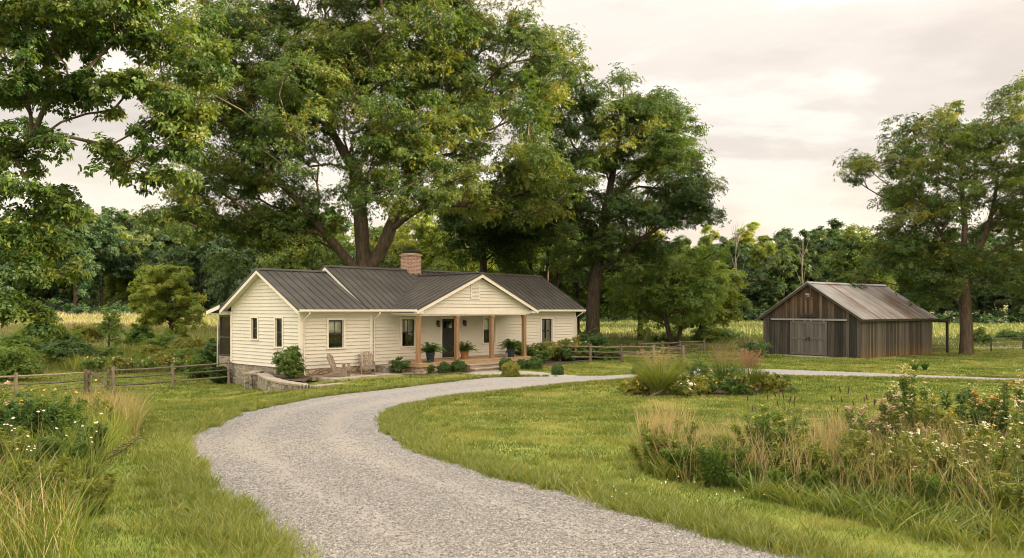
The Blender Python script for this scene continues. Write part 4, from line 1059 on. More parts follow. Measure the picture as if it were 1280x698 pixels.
def T_right():
    rg = np.random.default_rng(23); b = onray(1208, 55.0); Y0 = 55.0
    R_ = lambda px, py, dy=0: rel(px, py, Y0+dy, b)
    paths = [[(0,0,0), R_(1208,410), R_(1206,370), R_(1203,330), R_(1206,285), R_(1202,235), R_(1200,190)],
             [R_(1205,355), R_(1190,315,-1), R_(1172,285,-1.6), R_(1150,255,-2)],
             [R_(1206,345), R_(1225,310,.5), R_(1240,265,1), R_(1248,215,1)],
             [R_(1206,335), R_(1245,312,-1), R_(1285,300,-1.5)]]
    C = []
    def lobe(px, py, dy, rx, ry, rz, n, seed, shell=.3, under=-.7):
        C.append(crown_points(R_(px, py, dy), (rx, ry, rz), n, rg, shell, .7, .3, under, seed))
    lobe(1205, 250, 0, 6.6, 5.6, 5.6, 80, 41)
    lobe(1118, 235, -.5, 3.0, 3.2, 3.8, 34, 42)
    lobe(1128, 315, -1, 3.6, 3.4, 3.0, 46, 43)
    lobe(1185, 325, -1, 3.6, 3.0, 2.2, 16, 49)
    lobe(1170, 185, .5, 3.6, 3.6, 3.4, 34, 44)
    lobe(1262, 180, 0, 4.2, 4.2, 4.0, 46, 45)
    lobe(1310, 270, 0, 4.2, 4.4, 5.2, 50, 46)
    lobe(1225, 345, -1, 4.8, 3.2, 1.8, 28, 47)
    lobe(1160, 358, -2.0, 1.7, 1.5, 1.7, 12, 48)
    C = np.vstack(C); C = C[C[:,2] > 2.1]
    C = C[~((np.abs(C[:,0]) < 1.0) & (C[:,2] < 5.2) & (C[:,1] < 1))]
    Rr = rg.uniform(.7, 1.2, len(C))
    return tree('walnut_tree', b, 'open crowned walnut tree standing beside the barn lean-to', 'tree', None, paths, C, Rr, .40, 115, .17, M['lf_right'], M['bark'], rg, flat=.72, sub=9, power=.6, flare=1.25, droop=.5, aspect=.4, tvar=.13)
T_right()
def T_left():
    rg = np.random.default_rng(24); bx, by = -15.2, 17.5; b = V3((bx, by, gz(bx, by)))
    R_ = lambda px, py, Y: rel(px, py, Y, b)
    paths = [[(0,0,0), (.1,0,2), (.2,0,4), (.5,-.2,6.5), (.9,-.3,9), (1.2,-.2,11.5)],
             [(.2,0,4), R_(-60,250,17), R_(30,185,16.5), R_(60,130,16), R_(115,80,15.8), R_(165,30,15.6)],
             [(.2,0,3.4), R_(-70,330,16), R_(0,300,15.6), R_(30,315,15.5)],
             [(.2,0,3.2), R_(-80,260,16.6), R_(0,190,16), R_(45,240,15.6)],
             [(.5,-.2,6.5), R_(-20,60,17.5), R_(60,0,17.2)]]
    C = []
    def lobe(px, py, Y, rx, ry, rz, n, seed, shell=.2, under=-.8):
        C.append(crown_points(R_(px, py, Y), (rx, ry, rz), n, rg, shell, .33, .3, under, seed))
    lobe(25, 25, 16.2, 1.9, 1.8, 1.2, 75, 51)
    lobe(100, 30, 15.8, 1.5, 1.4, .7, 40, 52)
    lobe(200, 35, 15.6, 1.2, .9, .55, 34, 53)
    lobe(255, 75, 15.5, .55, .6, .5, 15, 71)
    lobe(232, 130, 15.5, .4, .5, .5, 10, 72)
    lobe(30, 105, 16, 1.25, 1.5, .7, 40, 54)
    lobe(118, 118, 15.8, .6, .7, .35, 11, 55)
    lobe(210, 165, 15.5, .5, .6, .55, 16, 56)
    lobe(180, 110, 15.5, .5, .7, .35, 9, 66)
    lobe(205, 225, 15.5, .30, .4, .25, 5, 57)
    lobe(75, 178, 15.8, .8, .9, .30, 13, 58)
    lobe(135, 205, 15.6, .40, .5, .30, 7, 59)
    lobe(15, 190, 16, .8, 1.3, .4, 14, 60)
    lobe(25, 245, 15.7, .8, 1.0, .36, 13, 61)
    lobe(80, 262, 15.6, .55, .6, .25, 9, 68)
    lobe(22, 300, 15.6, .75, 1.0, .36, 15, 62)
    lobe(45, 335, 15.5, .5, .7, .26, 7, 63)
    lobe(8, 375, 15.3, .6, .8, .4, 11, 64)
    lobe(25, 400, 15.2, .35, .5, .2, 4, 65)
    lobe(-150, 120, 17.5, 3.0, 3.4, 3.4, 60, 67)
    lobe(-100, -60, 17.5, 3.6, 3.6, 2.6, 60, 69)
    lobe(60, -50, 16.5, 2.8, 2.2, 1.0, 40, 70)
    C = np.vstack(C); C = C[rg.random(len(C)) < .70]; Rr = rg.uniform(.26, .46, len(C))
    return tree('maple_tree', b, 'near maple tree reaching leafy branches in from the upper left edge', 'tree', None, paths, C, Rr, .26, 60, .098, M['lf_fg'], M['bark'], rg, flat=.5, sub=7, tip=.006, step=.35, power=.85, k=5, aspect=.55, droop=.45, tvar=.15, bias=.2)
T_left()
def round_tree(name, base, label, group, h, w_, crown0, n, leaf, lm, bk, seed, trunks=1, n_per=60, r0=.16, shell=.3, under=-.8, lean=0, rough=.3, sub=7, rf_=(.10,.17), k=5):
    rg = np.random.default_rng(seed); paths = []
    if trunks == 1: paths = [[(0,0,0),(lean*.2,0,h*.2),(lean*.5,.05*h*.3,h*.45),(lean,.0,h*.72)]]
    else:
        for q in range(trunks):
            a = q*6.28/trunks+seed; s = w_*.16
            paths.append([(0,0,0),(math.cos(a)*s*.5,math.sin(a)*s*.5,h*.15),(math.cos(a)*s,math.sin(a)*s,h*.4),(math.cos(a)*s*1.5,math.sin(a)*s*1.5,h*.65)])
    cz = (crown0+h)/2
    C = crown_points((lean*.7,0,cz), (w_/2,w_/2,(h-crown0)/2), n, rg, shell, .0, rough, under, seed)
    Rr = rg.uniform(rf_[0], rf_[1], len(C))*max(w_, .6*h)
    return tree(name, base, label, 'tree', group, paths, C, Rr, r0, n_per, leaf, lm, bk, rg, step=h/14, flat=.85, tip=.015, sub=sub, sides=7, k=k)
# mid-distance trees with their own look
round_tree('young_tree', onray(214, 62), 'rounded young tree coloured a glowing yellow green in the left meadow', None, 7.0, 5.4, .6, 74, .18, M['lf_young'], M['barkdark'], 71, n_per=100, rf_=(.08,.15))
round_tree('sapling_tree', onray(136, 55), 'thin sapling with a tuft of leaves in the left meadow', None, 3.6, 1.7, 1.0, 16, .14, M['lf_lgreen'], M['barkdark'], 72, n_per=36, r0=.05, rf_=(.10,.22), rough=.5)
round_tree('forked_tree', onray(843, 62), 'low branched twin stemmed tree behind the split rail fence', None, 7.4, 8.6, 1.7, 110, .22, M['lf_lgreen'], M['barkdark'], 73, trunks=2, n_per=85, r0=.26)
round_tree('meadow_tree', onray(876, 74), 'pale green rounded tree left of the barn meadow', None, 8.2, 7.6, .7, 90, .28, M['lf_farsun'], M['barkdark'], 74, n_per=80, r0=.2)
round_tree('meadow_tree', onray(800, 78), 'dark rounded tree between the straight trunk and the forked tree', None, 9, 9, 1.2, 90, .30, M['lf_hero'], M['barkdark'], 75, n_per=80, r0=.2)
# trees in the gap behind the farmhouse
for i, (px, Y, h, w_, c0, lm, lab) in enumerate([
    (604, 66, 15.5, 9, 5.2, 'lf_hero', 'slim dark trunked tree behind the farmhouse chimney'),
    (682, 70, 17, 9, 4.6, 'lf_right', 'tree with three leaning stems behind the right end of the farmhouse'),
    (555, 78, 13, 10, 1.6, 'lf_farsun', 'sunlit toned yellow green tree seen under the giant crown behind the chimney'),
    (650, 82, 10, 10, 1.0, 'lf_farsun', 'sunlit toned low tree seen between the dark trunks behind the porch roof'),
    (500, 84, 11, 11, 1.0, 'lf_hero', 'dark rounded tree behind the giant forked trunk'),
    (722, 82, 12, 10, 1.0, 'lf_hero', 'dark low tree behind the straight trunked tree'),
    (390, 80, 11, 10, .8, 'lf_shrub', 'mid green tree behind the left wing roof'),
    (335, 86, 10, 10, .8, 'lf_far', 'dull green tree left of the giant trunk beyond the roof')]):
    round_tree('grove_tree', onray(px, Y), lab, None, h, w_, c0, 80, .30, M[lm], M['barkdark'], 80+i, trunks=3 if i == 1 else 1, n_per=70, r0=.3 if i < 2 else .2)

# ------------------------------------------------------------------ the woodland edge and the wooded hill
def far_proto(seed, h, w_, c0, lm, kind):
    return round_tree('woodland_tree', (0,0,0), kind, 'trees of the far woodland edge', h, w_, c0, 60, .40, M[lm], M['barkdark'], seed, n_per=110, r0=.3, shell=.35, rough=.4, rf_=(.10,.16), sub=6)
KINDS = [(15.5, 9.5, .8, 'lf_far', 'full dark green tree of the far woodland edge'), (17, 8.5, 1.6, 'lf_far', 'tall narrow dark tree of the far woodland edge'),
         (13.5, 10, .5, 'lf_far', 'broad low tree of the far woodland edge'), (16, 9, 1.0, 'lf_farsun', 'sunlit toned yellow green tree of the far woodland edge'),
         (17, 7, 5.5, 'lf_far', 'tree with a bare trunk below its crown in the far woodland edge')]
protos = [far_proto(100+i, *k) for i, k in enumerate(KINDS)]
used = [False]*5
wr = random.Random(5)
def place_far(px, Y, k, s, base_z=None):
    o = protos[k]
    if used[k]: o = copy_tree(protos[k])
    used[k] = True
    p = onray(px, Y); o.location = (p.x, p.y, p.z-.2); o.rotation_euler = (0,0,wr.random()*6.28); sz = s*wr.uniform(.92,1.1); o.scale = (sz*wr.uniform(.92,1.12), sz*wr.uniform(.92,1.12), sz)
def sset(o): pass
# left woodland: front row and the rows behind it
x = -110
while x < 520:
    Y = 138+wr.uniform(-6, 8); place_far(x, Y, wr.choice((0,0,1,2,2,4,3)), wr.uniform(.80,.98)); x += wr.uniform(26, 44)
x = -130
while x < 520:
    place_far(x, 152+wr.uniform(-5, 8), wr.choice((0,1,1,3,4)), wr.uniform(.95,1.1)); x += wr.uniform(30, 48)
for Y, sp_x in ((180, 40), (215, 36), (255, 32), (300, 28)):
    x = -140
    while x < 420:
        place_far(x, Y+wr.uniform(-9, 9), wr.choice((0,0,1,2,3)), wr.uniform(.85,1.05)); x += sp_x*wr.uniform(.75, 1.25)
# right woodland
x = 500
while x < 1420:
    Y = 134+wr.uniform(-6, 8); sc_k = .82 if x < 1130 else .75; place_far(x, Y, wr.choice((0,0,1,2,2,1,0)), sc_k*wr.uniform(.85,1.08)); x += wr.uniform(26, 42)
x = 490
while x < 1420:
    place_far(x, 150+wr.uniform(-5, 8), wr.choice((0,1,1,0,3)), wr.uniform(.92,1.08)); x += wr.uniform(28, 46)
x = 480
while x < 1420:
    place_far(x, 178+wr.uniform(-8, 8), wr.choice((0,1,2,3)), wr.uniform(.95,1.1)); x += wr.uniform(28, 44)
# unseen tree rows added on the right block the low sun; only crowns catch it
for X0, st in ((64, 5.5), (71, 6.0), (79, 6.5)):
    y_ = -60.0
    while y_ < 82:
        k = wr.choice((0,1,2,0)); o = copy_tree(protos[k]) if used[k] else protos[k]; used[k] = True
        xx, yy = X0+wr.uniform(-2,2), y_+wr.uniform(-1.5,1.5); o.location = (xx, yy, gz(xx,yy)-.2); o.rotation_euler = (0,0,wr.random()*6.28); s = wr.uniform(.95,1.08)*(1.3 if 19 < yy < 62 else 1.0); o.scale = (s,s,s)  # taller where they shade the house
        o['label'] = 'unseen tree added right of the lawn to block the low sun'; o['group'] = 'added sun blocking trees right of the lawn'; y_ += st
for k in range(5):
    if not used[k]: place_far(300+60*k, 160, k, 1)
# two pale trees in front of the right wood
round_tree('meadow_tree', onray(1075, 105), 'pale green tree behind the barn roof at the wood edge', None, 11.5, 9.5, .8, 80, .36, M['lf_right'], M['barkdark'], 131, n_per=80, r0=.2)
rgd = np.random.default_rng(9)
for px, Y, h, lab in ((920, 118, 15, 'leafless pale dead tree with forked branches at the wood edge'), (1003, 122, 13, 'thin bare grey snag behind the barn ridge')):
    b = onray(px, Y); root = thing('dead_tree', b, 0, lab, 'tree'); m = MB()
    m.tube([(0,0,0),(.1,0,h*.35),(-.1,0,h*.65),(.2,0,h)], [.17,.13,.08,.02], 7, cap=False)
    for i in range(11):
        z = h*(.30+.6*rgd.random()); a = rgd.random()*6.28; L = 1.2+2.8*rgd.random()*(1-z/h+.3); dx, dy = math.cos(a)*L*.55, math.sin(a)*L*.3
        m.tube([(0,0,z),(dx*.5,dy*.5,z+L*.55),(dx,dy,z+L*1.25)], [.06,.04,.012], 5, cap=False)
    m.build('trunk', M['barkpale'], root, smooth_=True)
# undergrowth along the foot of the wood, shade put into its leaf tint
def mass(name, spots, label, leaf, mat, n_per, seed, flat=.7):
    rg = np.random.default_rng(seed); C = np.array([s[:3] for s in spots]); Rr = np.array([s[3] for s in spots])
    V, F, T = clump_leaves(C, Rr, n_per, leaf, rg, flat, 5, .55, .2, 7)
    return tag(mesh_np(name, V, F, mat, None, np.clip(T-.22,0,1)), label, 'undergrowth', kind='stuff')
sp = []
for px in np.arange(-140, 1440, 7):
    Y = 128+wr.uniform(-4, 10); p = onray(px+wr.uniform(-5,5), Y); r = wr.uniform(1.0, 2.2); sp.append((p.x, p.y, p.z+r*.45, r))
for px in np.arange(-140, 1440, 12):
    Y = 143+wr.uniform(-4, 6); p = onray(px+wr.uniform(-5,5), Y); r = wr.uniform(1.6, 2.8); sp.append((p.x, p.y, p.z+r*.6, r))
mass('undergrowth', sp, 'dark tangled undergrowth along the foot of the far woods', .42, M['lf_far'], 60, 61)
# ------------------------------------------------------------------ shrubs and garden plants
def shrub(name, p, label, group, h, w_, n, leaf, lm, seed, n_per=50, cat='shrub', stems=5, flat=.8, flowers=None, under=-.35, shell=.35, rough=.25, aspect=.5, rfac=.17):
    rg = np.random.default_rng(seed); root = thing(name, p, 0, label, cat, group)
    C = crown_points((0,0,h*.5), (w_*.42,w_*.42,h*.42), n, rg, shell, 0, rough, -.9, seed); C[:,2] = np.maximum(C[:,2], h*.10)
    Rr = rg.uniform(rfac*.75, rfac*1.25, len(C))*max(w_, h*.8)
    V, F, T = clump_leaves(C, Rr, n_per, leaf, rg, flat, 5, aspect, .12, 6)
    V[:,2] = np.maximum(V[:,2], .01)
    mesh_np('foliage', V, F, lm, root, T)
    m = MB()
    for i in range(stems):
        c = C[rg.integers(len(C))]; m.tube([(c[0]*.12,c[1]*.12,-.05),(c[0]*.4,c[1]*.4,c[2]*.5),tuple(c)], [.02,.015,.006], 5, cap=False)
    m.build('stems', M['barkdark'], root)
    if flowers:
        fm, nf, fs = flowers; q = C[rg.integers(len(C), size=nf)]; d = unit(rg.normal(size=(nf,3))+np.array([0,-.3,.9])); P = q+d*(Rr.mean()*.95)
        V, F, T = sprays(P, d, fs, rg, 6, .7, 0.0); mesh_np('blossom', V, F, fm, root, T)
    return root
rs_ = random.Random(12)
def boxwood(p, d, label, group, seed, lm='lf_box'):
    rg = np.random.default_rng(seed); root = thing('boxwood_shrub', p, 0, label, 'shrub', group)
    n = 640; dd = unit(rg.normal(size=(n,3))); dd[:,2] = np.abs(dd[:,2])*1.0-.75*(rg.random(n) < .45); rr = (.72+.28*rg.random((n,1))**.5)
    lump = 1+.07*np.sin(dd[:,:1]*7+seed)+.06*np.sin(dd[:,1:2]*9)
    P = dd*rr*lump*d*.5*np.array([1,1,.92]); P[:,2] += d*.37; P[:,2] = np.maximum(P[:,2], .03)
    V, F, T = sprays(P, dd+rg.normal(size=(n,3))*.3, .055, rg, 6, .6, .0); mesh_np('foliage', V, F, M[lm], root, T)
    m = MB()
    for i in range(4): a = i*1.6; m.tube([(0,0,-.03),(math.cos(a)*d*.15,math.sin(a)*d*.15,d*.3),(math.cos(a)*d*.3,math.sin(a)*d*.3,d*.6)], [.015,.012,.005], 5, cap=False)
    m.build('stems', M['barkdark'], root); return root
for px, py, d, lab in ((534.5,467.2,.72,'clipped round boxwood below the leftmost porch post'), (554.5,466.6,.64,'middle clipped boxwood of three left of the porch steps'),
                       (573.5,465.8,.72,'clipped boxwood nearest the left of the porch steps'), (633,464.5,.80,'clipped boxwood against the porch steps on their right'),
                       (653,462.3,.62,'small clipped boxwood in front of the last porch post'), (668.5,462.5,.80,'large clipped boxwood right of the last porch post'),
                       (697,469,.58,'lone little round boxwood on the lawn strip by the drive')):
    boxwood(G(px,py), d, lab, 'clipped boxwoods before the porch', int(px))
boxwood(G(638.5,471.5), .85, 'yellow green rounded bush at the corner of the entry walk', None, 77, 'lf_lime')
shrub('corner_shrub', V3(HW(-.85,-.45,.10)), 'loose leafy shrub growing in the low stone planter', None, 1.5, 1.6, 40, .085, M['lf_shrub'], 5, n_per=70, rough=.15)
shrub('house_shrub', V3(HW(4.35,-1.55,.03)), 'small dark bush with pale flower tips against the stone ledge', None, .85, .95, 16, .08, M['lf_box'], 6, flowers=(M['cream_petal'], 14, .06))
for t, v, h, w_, lm, fl, lab in ((13.4,-1.0,1.25,1.3,'lf_shrub','cream_petal','tallest pale blossomed shrub just right of the last porch post'), (14.6,-1.35,.95,1.2,'lf_shrub','cream_petal','pale flowered shrub below the right wing wall left of its window'),
        (15.7,-1.0,1.15,1.4,'lf_lime','cream_petal','yellowish flowering shrub under the right wing window'), (16.9,-1.3,.85,1.1,'lf_box',None,'low dark green shrub under the right wing window'),
        (17.8,-.9,1.35,1.3,'lf_lime','cream_petal','tall airy shrub right of the right wing window'), (18.9,-1.1,.95,1.2,'lf_shrub','cream_petal','flowering shrub at the right corner of the farmhouse'),
        (19.9,-1.2,.8,1.2,'lf_box',None,'low mounded shrub past the right corner downspout')):
    shrub('garden_shrub', V3(HW(t,v,.03)), lab, 'flowering shrubs along the right wing', h*1.12, w_*1.1, 24, .085, M[lm], int(t*10), flowers=(M[fl],26,.07) if fl else None)
for px, Y, h, w_, lm, lab in ((741,49.5,1.75,2.5,'lf_box','big dark leafy shrub at the foot of the straight trunked tree'), (722,48,1.0,1.6,'lf_shrub','smaller green shrub right of the farmhouse corner'),
        (758,48,.9,1.6,'lf_shrub','low green shrub at the start of the drive fence'), (700,47.6,.9,1.5,'lf_lime','yellowish shrub past the farmhouse corner'), (735,62,1.6,2.6,'lf_lime','pale shrub around the straight tree trunk'),
        (612,75,2.2,4,'lf_shrub','wide green thicket far behind the farmhouse')):
    shrub('yard_shrub', onray(px,Y), lab, None, h, w_, 30, .12, M[lm], int(px), n_per=60)
# potted ferns on the porch
def fern_pot(p, label, potm, seed, h=.42, r=.19):
    root = thing('potted_fern', p, 0, label, 'potted plant', 'ferns in pots along the porch edge'); rg = np.random.default_rng(seed)
    m = MB(); m.lathe([(0,0),(r*.72,0),(r*.78,.02),(r*.98,h*.82),(r*1.08,h*.84),(r*1.1,h*.97),(r*1.02,h),(r*.92,h*.98),(r*.9,h*.9),(0,h*.9)], 20); m.build('pot', potm, root, smooth_=True)
    m = MB(); m.lathe([(0,h*.935),(r*.9,h*.925)], 16); m.build('soil', M['soil'], root)
    Vs, Fs, Ts = [], [], []; k = 0
    for i in range(130):
        a = rg.random()*6.28; el = rg.uniform(.35, 1.56); L = rg.uniform(.58, 1.0); dx = np.array([math.cos(a), math.sin(a), 0]); side = np.array([-dx[1], dx[0], 0]); n = 16
        t0 = np.clip(.5+rg.normal()*.18, 0, 1)
        for j in range(1, n):
            u = j/n; p0 = dx*L*u*math.cos(el*.9)*1.0+np.array([0,0,h*.93+L*(u*math.sin(el)-.46*u*u*u)]); w2 = .10*math.sin(math.pi*min(1,u*.92+.12))+.012
            for s in (-1, 1):
                q = p0+side*s*w2+dx*.02-np.array([0,0,.02]); e = dx*.021
                Vs += [p0-e, p0+e, q+e*.5, q-e*.7]; Fs.append((k,k+1,k+2,k+3)); k += 4; Ts.append(np.clip(t0+rg.normal()*.08,0,1))
    mesh_np('fronds', np.array(Vs), np.array(Fs), M['lf_fern'], root, np.array(Ts)); return root
fern_pot(HW(5.95,-1.9,.532), 'fern in a blue pot between the first two porch posts', M['bluepot'], 1, .46, .22)
fern_pot(HW(8.75,-1.35,.532), 'fern in a terracotta pot right of the front door', M['claypot'], 2, .40, .22)
fern_pot(HW(11.55,-2.0,.532), 'fern in a blue pot between the last two porch posts', M['bluepot'], 3, .46, .22)

# ------------------------------------------------------------------ grasses
def blades(X, Y, Z, L, Wd, rg, lean=.5, az=None, tint=None, segs=2, curl=.6):
    """curved tapering blades standing at (X,Y,Z)"""
    n = len(X); a = rg.random(n)*6.28 if az is None else az; f = rg.random(n)*6.28
    ln = lean*(.25+.75*rg.random(n)); d = np.stack([np.cos(a), np.sin(a), np.zeros(n)], 1); s = np.stack([np.cos(f), np.sin(f), np.zeros(n)], 1)*(Wd/2)[:,None]
    B = np.stack([X, Y, Z-.01], 1); rows = []; up = np.array([0,0,1.])
    for j in range(segs+1):
        u = j/segs; hgt = L*(u-curl*.28*ln*u*u); out = L*ln*(.35*u+.65*u*u)
        c = B+up*hgt[:,None]+d*out[:,None]
        if j < segs: w_ = 1-.35*u; rows += [c-s*w_, c+s*w_]
        else: rows.append(c)
    m = 2*segs+1; V = np.stack(rows, 1).reshape(-1,3); k = (np.arange(n)*m)[:,None]
    quads = np.concatenate([k+np.array([[2*j,2*j+1,2*j+3,2*j+2]]) for j in range(segs-1)], 0) if segs > 1 else np.zeros((0,4),int)
    tris = k+np.array([[2*segs-2,2*segs-1,2*segs]])
    t = np.full(n,.5) if tint is None else tint
    return V, [quads, tris], np.concatenate([np.tile(t, segs-1), t])
def scatter(n, y0, y1, rg, expo=1.6, half=.74, extra=1.5):
    """world points in the lawn in front of the camera, thinning with distance"""
    u = rg.random(n); e = 2-expo-1e-9
    Y = (y0**e+u*(y1**e-y0**e))**(1/e); X = (rg.random(n)*2-1)*(half*Y+extra); return X, Y
HOUSE_P = [tuple(HW(*q)[:2]) for q in ((-.2,-.2),(-2.2,-.4),(-1.9,-1.0),(-.2,-2.2),(1.5,-2.7),(3.5,-2.45),(4.3,-2.6),(5.2,-3.3),(6.6,-3.5),(7.6,-3.3),(10.3,-3.4),(13,-3.5),(16,-2.4),(20.2,-1.9),(20.5,-.6),(19.6,7),(-.1,7.8))]
BARN_P = [(BX+.787*a-.618*b_, BY+.618*a+.787*b_) for a, b_ in ((0,-.1),(9.7,-.1),(9.7,7),(0,7))]
WALK_P = [(p.x,p.y) for p in WALK]
def lawn_mask(X, Y, fuzz=.0, rg=None):
    k = ~in_poly(X, Y, DRIVE) & ~in_poly(X, Y, HOUSE_P) & ~in_poly(X, Y, BARN_P) & ~in_poly(X, Y, WALK_P)
    return k
rg = np.random.default_rng(33)
# lawn: fine mown blades, denser and finer near the camera
X, Y = scatter(820000, 3.6, 62, rg, 1.45, .76, 4.5)
jx, jy = rg.normal(size=len(X))*.10, rg.normal(size=len(X))*.10
k = lawn_mask(X+jx, Y+jy); X, Y = X[k], Y[k]
pt = .47+(vnoise(X, Y, 1.3, 1)-.5)*.75+(vnoise(X, Y, .35, 2)-.5)*.6+(vnoise(X, Y, 5, 3)-.5)*.55-.24*(vnoise(X, Y, .8, 17) > .70)+.16*(vnoise(X, Y, 1.7, 18) > .72)
hgt = (.040+.034*rg.random(len(X)))*(.5+1.0*vnoise(X, Y, .5, 4))*(1+.25*lin(Y, 8, 30))
L_ = hgt*(.9+.35*(vnoise(X,Y,2.5,8)>.62)); Wd = .006+.0011*np.maximum(0, Y-5)
tint = np.clip(pt-.08+rg.normal(size=len(X))*.16, 0, 1)
V, F, T = blades(X, Y, ground(X,Y), L_, Wd, rg, .9, None, tint, 2)
tag(mesh_np('lawn_grass', V, F, M['lf_grass'], None, T), 'short mown green lawn grass on both sides of the driveway', 'grass', kind='stuff')
# shaggier tufts: verge of the drive and scattered clumps
def near_edge(n, rg, lo, hi, e):
    i = rg.integers(len(e)-1, size=n); t = rg.random(n)[:,None]; P = e[i]*(1-t)+e[i+1]*t
    g_ = np.gradient(e, axis=0)[i]; nn_ = np.stack([-g_[:,1], g_[:,0]],1); nn_ /= np.linalg.norm(nn_,axis=1)[:,None]+1e-9
    return P, nn_
Xs, Ys = [], []
for e in (fo, fi):
    P, nn_ = near_edge(5200, rg, 0, 0, e); off = np.abs(rg.normal(size=len(P)))*.28-.02
    for s in (-1, 1):
        q = P+nn_*(off*s)[:,None]; k = (~in_poly(q[:,0], q[:,1], DRIVE) | ((off < .16) & (rg.random(len(q)) < .5))) & (q[:,1] < 36) & (q[:,1] > 4); Xs.append(q[k,0]); Ys.append(q[k,1])
cx, cy = np.concatenate(Xs), np.concatenate(Ys)
x2, y2 = scatter(9000, 4.2, 40, rg, 1.3); k = lawn_mask(x2, y2) & (vnoise(x2, y2, 1.1, 12) > .56); cx = np.concatenate([cx, x2[k]]); cy = np.concatenate([cy, y2[k]])
m = 13; bxp = np.repeat(cx, m)+rg.normal(size=len(cx)*m)*.045; byp = np.repeat(cy, m)+rg.normal(size=len(cx)*m)*.045
tv = np.clip(np.repeat(.38+rg.normal(size=len(cx))*.16, m)+rg.normal(size=len(bxp))*.12, 0, 1)
V, F, T = blades(bxp, byp, ground(bxp,byp), (.07+.10*rg.random(len(bxp)))*np.repeat(.7+.6*rg.random(len(cx)), m), .007+.0009*np.maximum(0,byp-5), rg, 1.1, None, tv, 3)
tag(mesh_np('verge_grass', V, F, M['lf_grass'], None, T), 'shaggy darker grass tufts fringing the gravel driveway', 'grass', kind='stuff')
# clover heads in the lawn
def heads(X, Y, Z, r, mat, name, label, cat='clover'):
    n = len(X); o = np.array([(1,0,0),(0,1,0),(-1,0,0),(0,-1,0),(0,0,1),(0,0,-.8)],float); fc = np.array([(0,1,4),(1,2,4),(2,3,4),(3,0,4),(1,0,5),(2,1,5),(3,2,5),(0,3,5)])
    V = (o[None]*r[:,None,None]*np.random.default_rng(1).uniform(.8,1.2,(n,6,1))+np.stack([X,Y,Z],1)[:,None]).reshape(-1,3); F = (fc[None]+(np.arange(n)*6)[:,None,None]).reshape(-1,3)
    return tag(mesh_np(name, V, F, mat, None, np.repeat(np.random.default_rng(2).random(n),8)), label, cat, kind='stuff')
x3, y3 = scatter(4500, 4.5, 26, rg, 1.3); dens = vnoise(x3, y3, 1.6, 21)
k = lawn_mask(x3, y3) & (dens > .60); x3, y3 = x3[k], y3[k]
heads(x3, y3, ground(x3,y3)+.06+.05*rg.random(len(x3)), .005+.006*rg.random(len(x3)), M['white_petal'], 'clover_heads', 'tiny white clover heads dotted through the near lawn')
# meadow beyond the fences
x4, y4 = scatter(150000, 44, 132, rg, .9, .78, 6)
left = x4 < -9.5-.12*(y4-40)
edge_r = np.where(x4 > 0, 58+6*np.sin(x4*.2), 43)
k = lawn_mask(x4, y4) & (y4 > edge_r) & ~((x4 > -10) & (x4 < 12) & (y4 < 58)); x4, y4 = x4[k], y4[k]
tn = vnoise(x4, y4, 9, 31)*.8+vnoise(x4, y4, 2.5, 32)*.3-.12+.38*smooth(y4, 64, 86)*(x4 < 0)-.18*(x4 > 0)+rg.normal(size=len(x4))*.13
V, F, T = blades(x4, y4, ground(x4,y4), (.35+.5*rg.random(len(x4)))*np.where(x4 > 0, .62, 1)*(.6+.7*vnoise(x4,y4,4,33)), .02+.0009*(y4-40), rg, .7, None, np.clip(tn,0,1), 2)
tag(mesh_np('meadow_grass', V, F, M['lf_meadow'], None, T), 'tall green and tan meadow grass beyond the fences and house', 'grass', kind='stuff')
# left field between the fence and the meadow: rank green growth
def band(n, poly_px, rg, hmin, hmax, mat, name, label, width=.02, tmean=.3, tvar=.15, lean=.6, segs=3):
    P = [tuple(G(*q)[:2]) for q in poly_px]; xs_ = [p[0] for p in P]; ys_ = [p[1] for p in P]
    X = rg.uniform(min(xs_), max(xs_), n*4); Y = rg.uniform(min(ys_), max(ys_), n*4); k = in_poly(X, Y, P); X, Y = X[k][:n], Y[k][:n]
    c = vnoise(X, Y, .9, 41)
    V, F, T = blades(X, Y, ground(X,Y), (hmin+(hmax-hmin)*rg.random(len(X)))*(.55+.75*c), width*(.7+.6*rg.random(len(X))), rg, lean, None, np.clip(tmean+(vnoise(X,Y,1.4,43)-.5)*.7+rg.normal(size=len(X))*tvar,0,1), segs)
    return tag(mesh_np(name, V, F, mat, None, T), label, 'grass', kind='stuff')
band(16000, [(40,462),(120,466),(250,460),(275,456),(270,444),(180,442),(60,448)], rg, .6, 1.15, M['lf_wild'], 'reed_grass', 'rank dark green grass standing behind the left fence', .03, .42, .16)

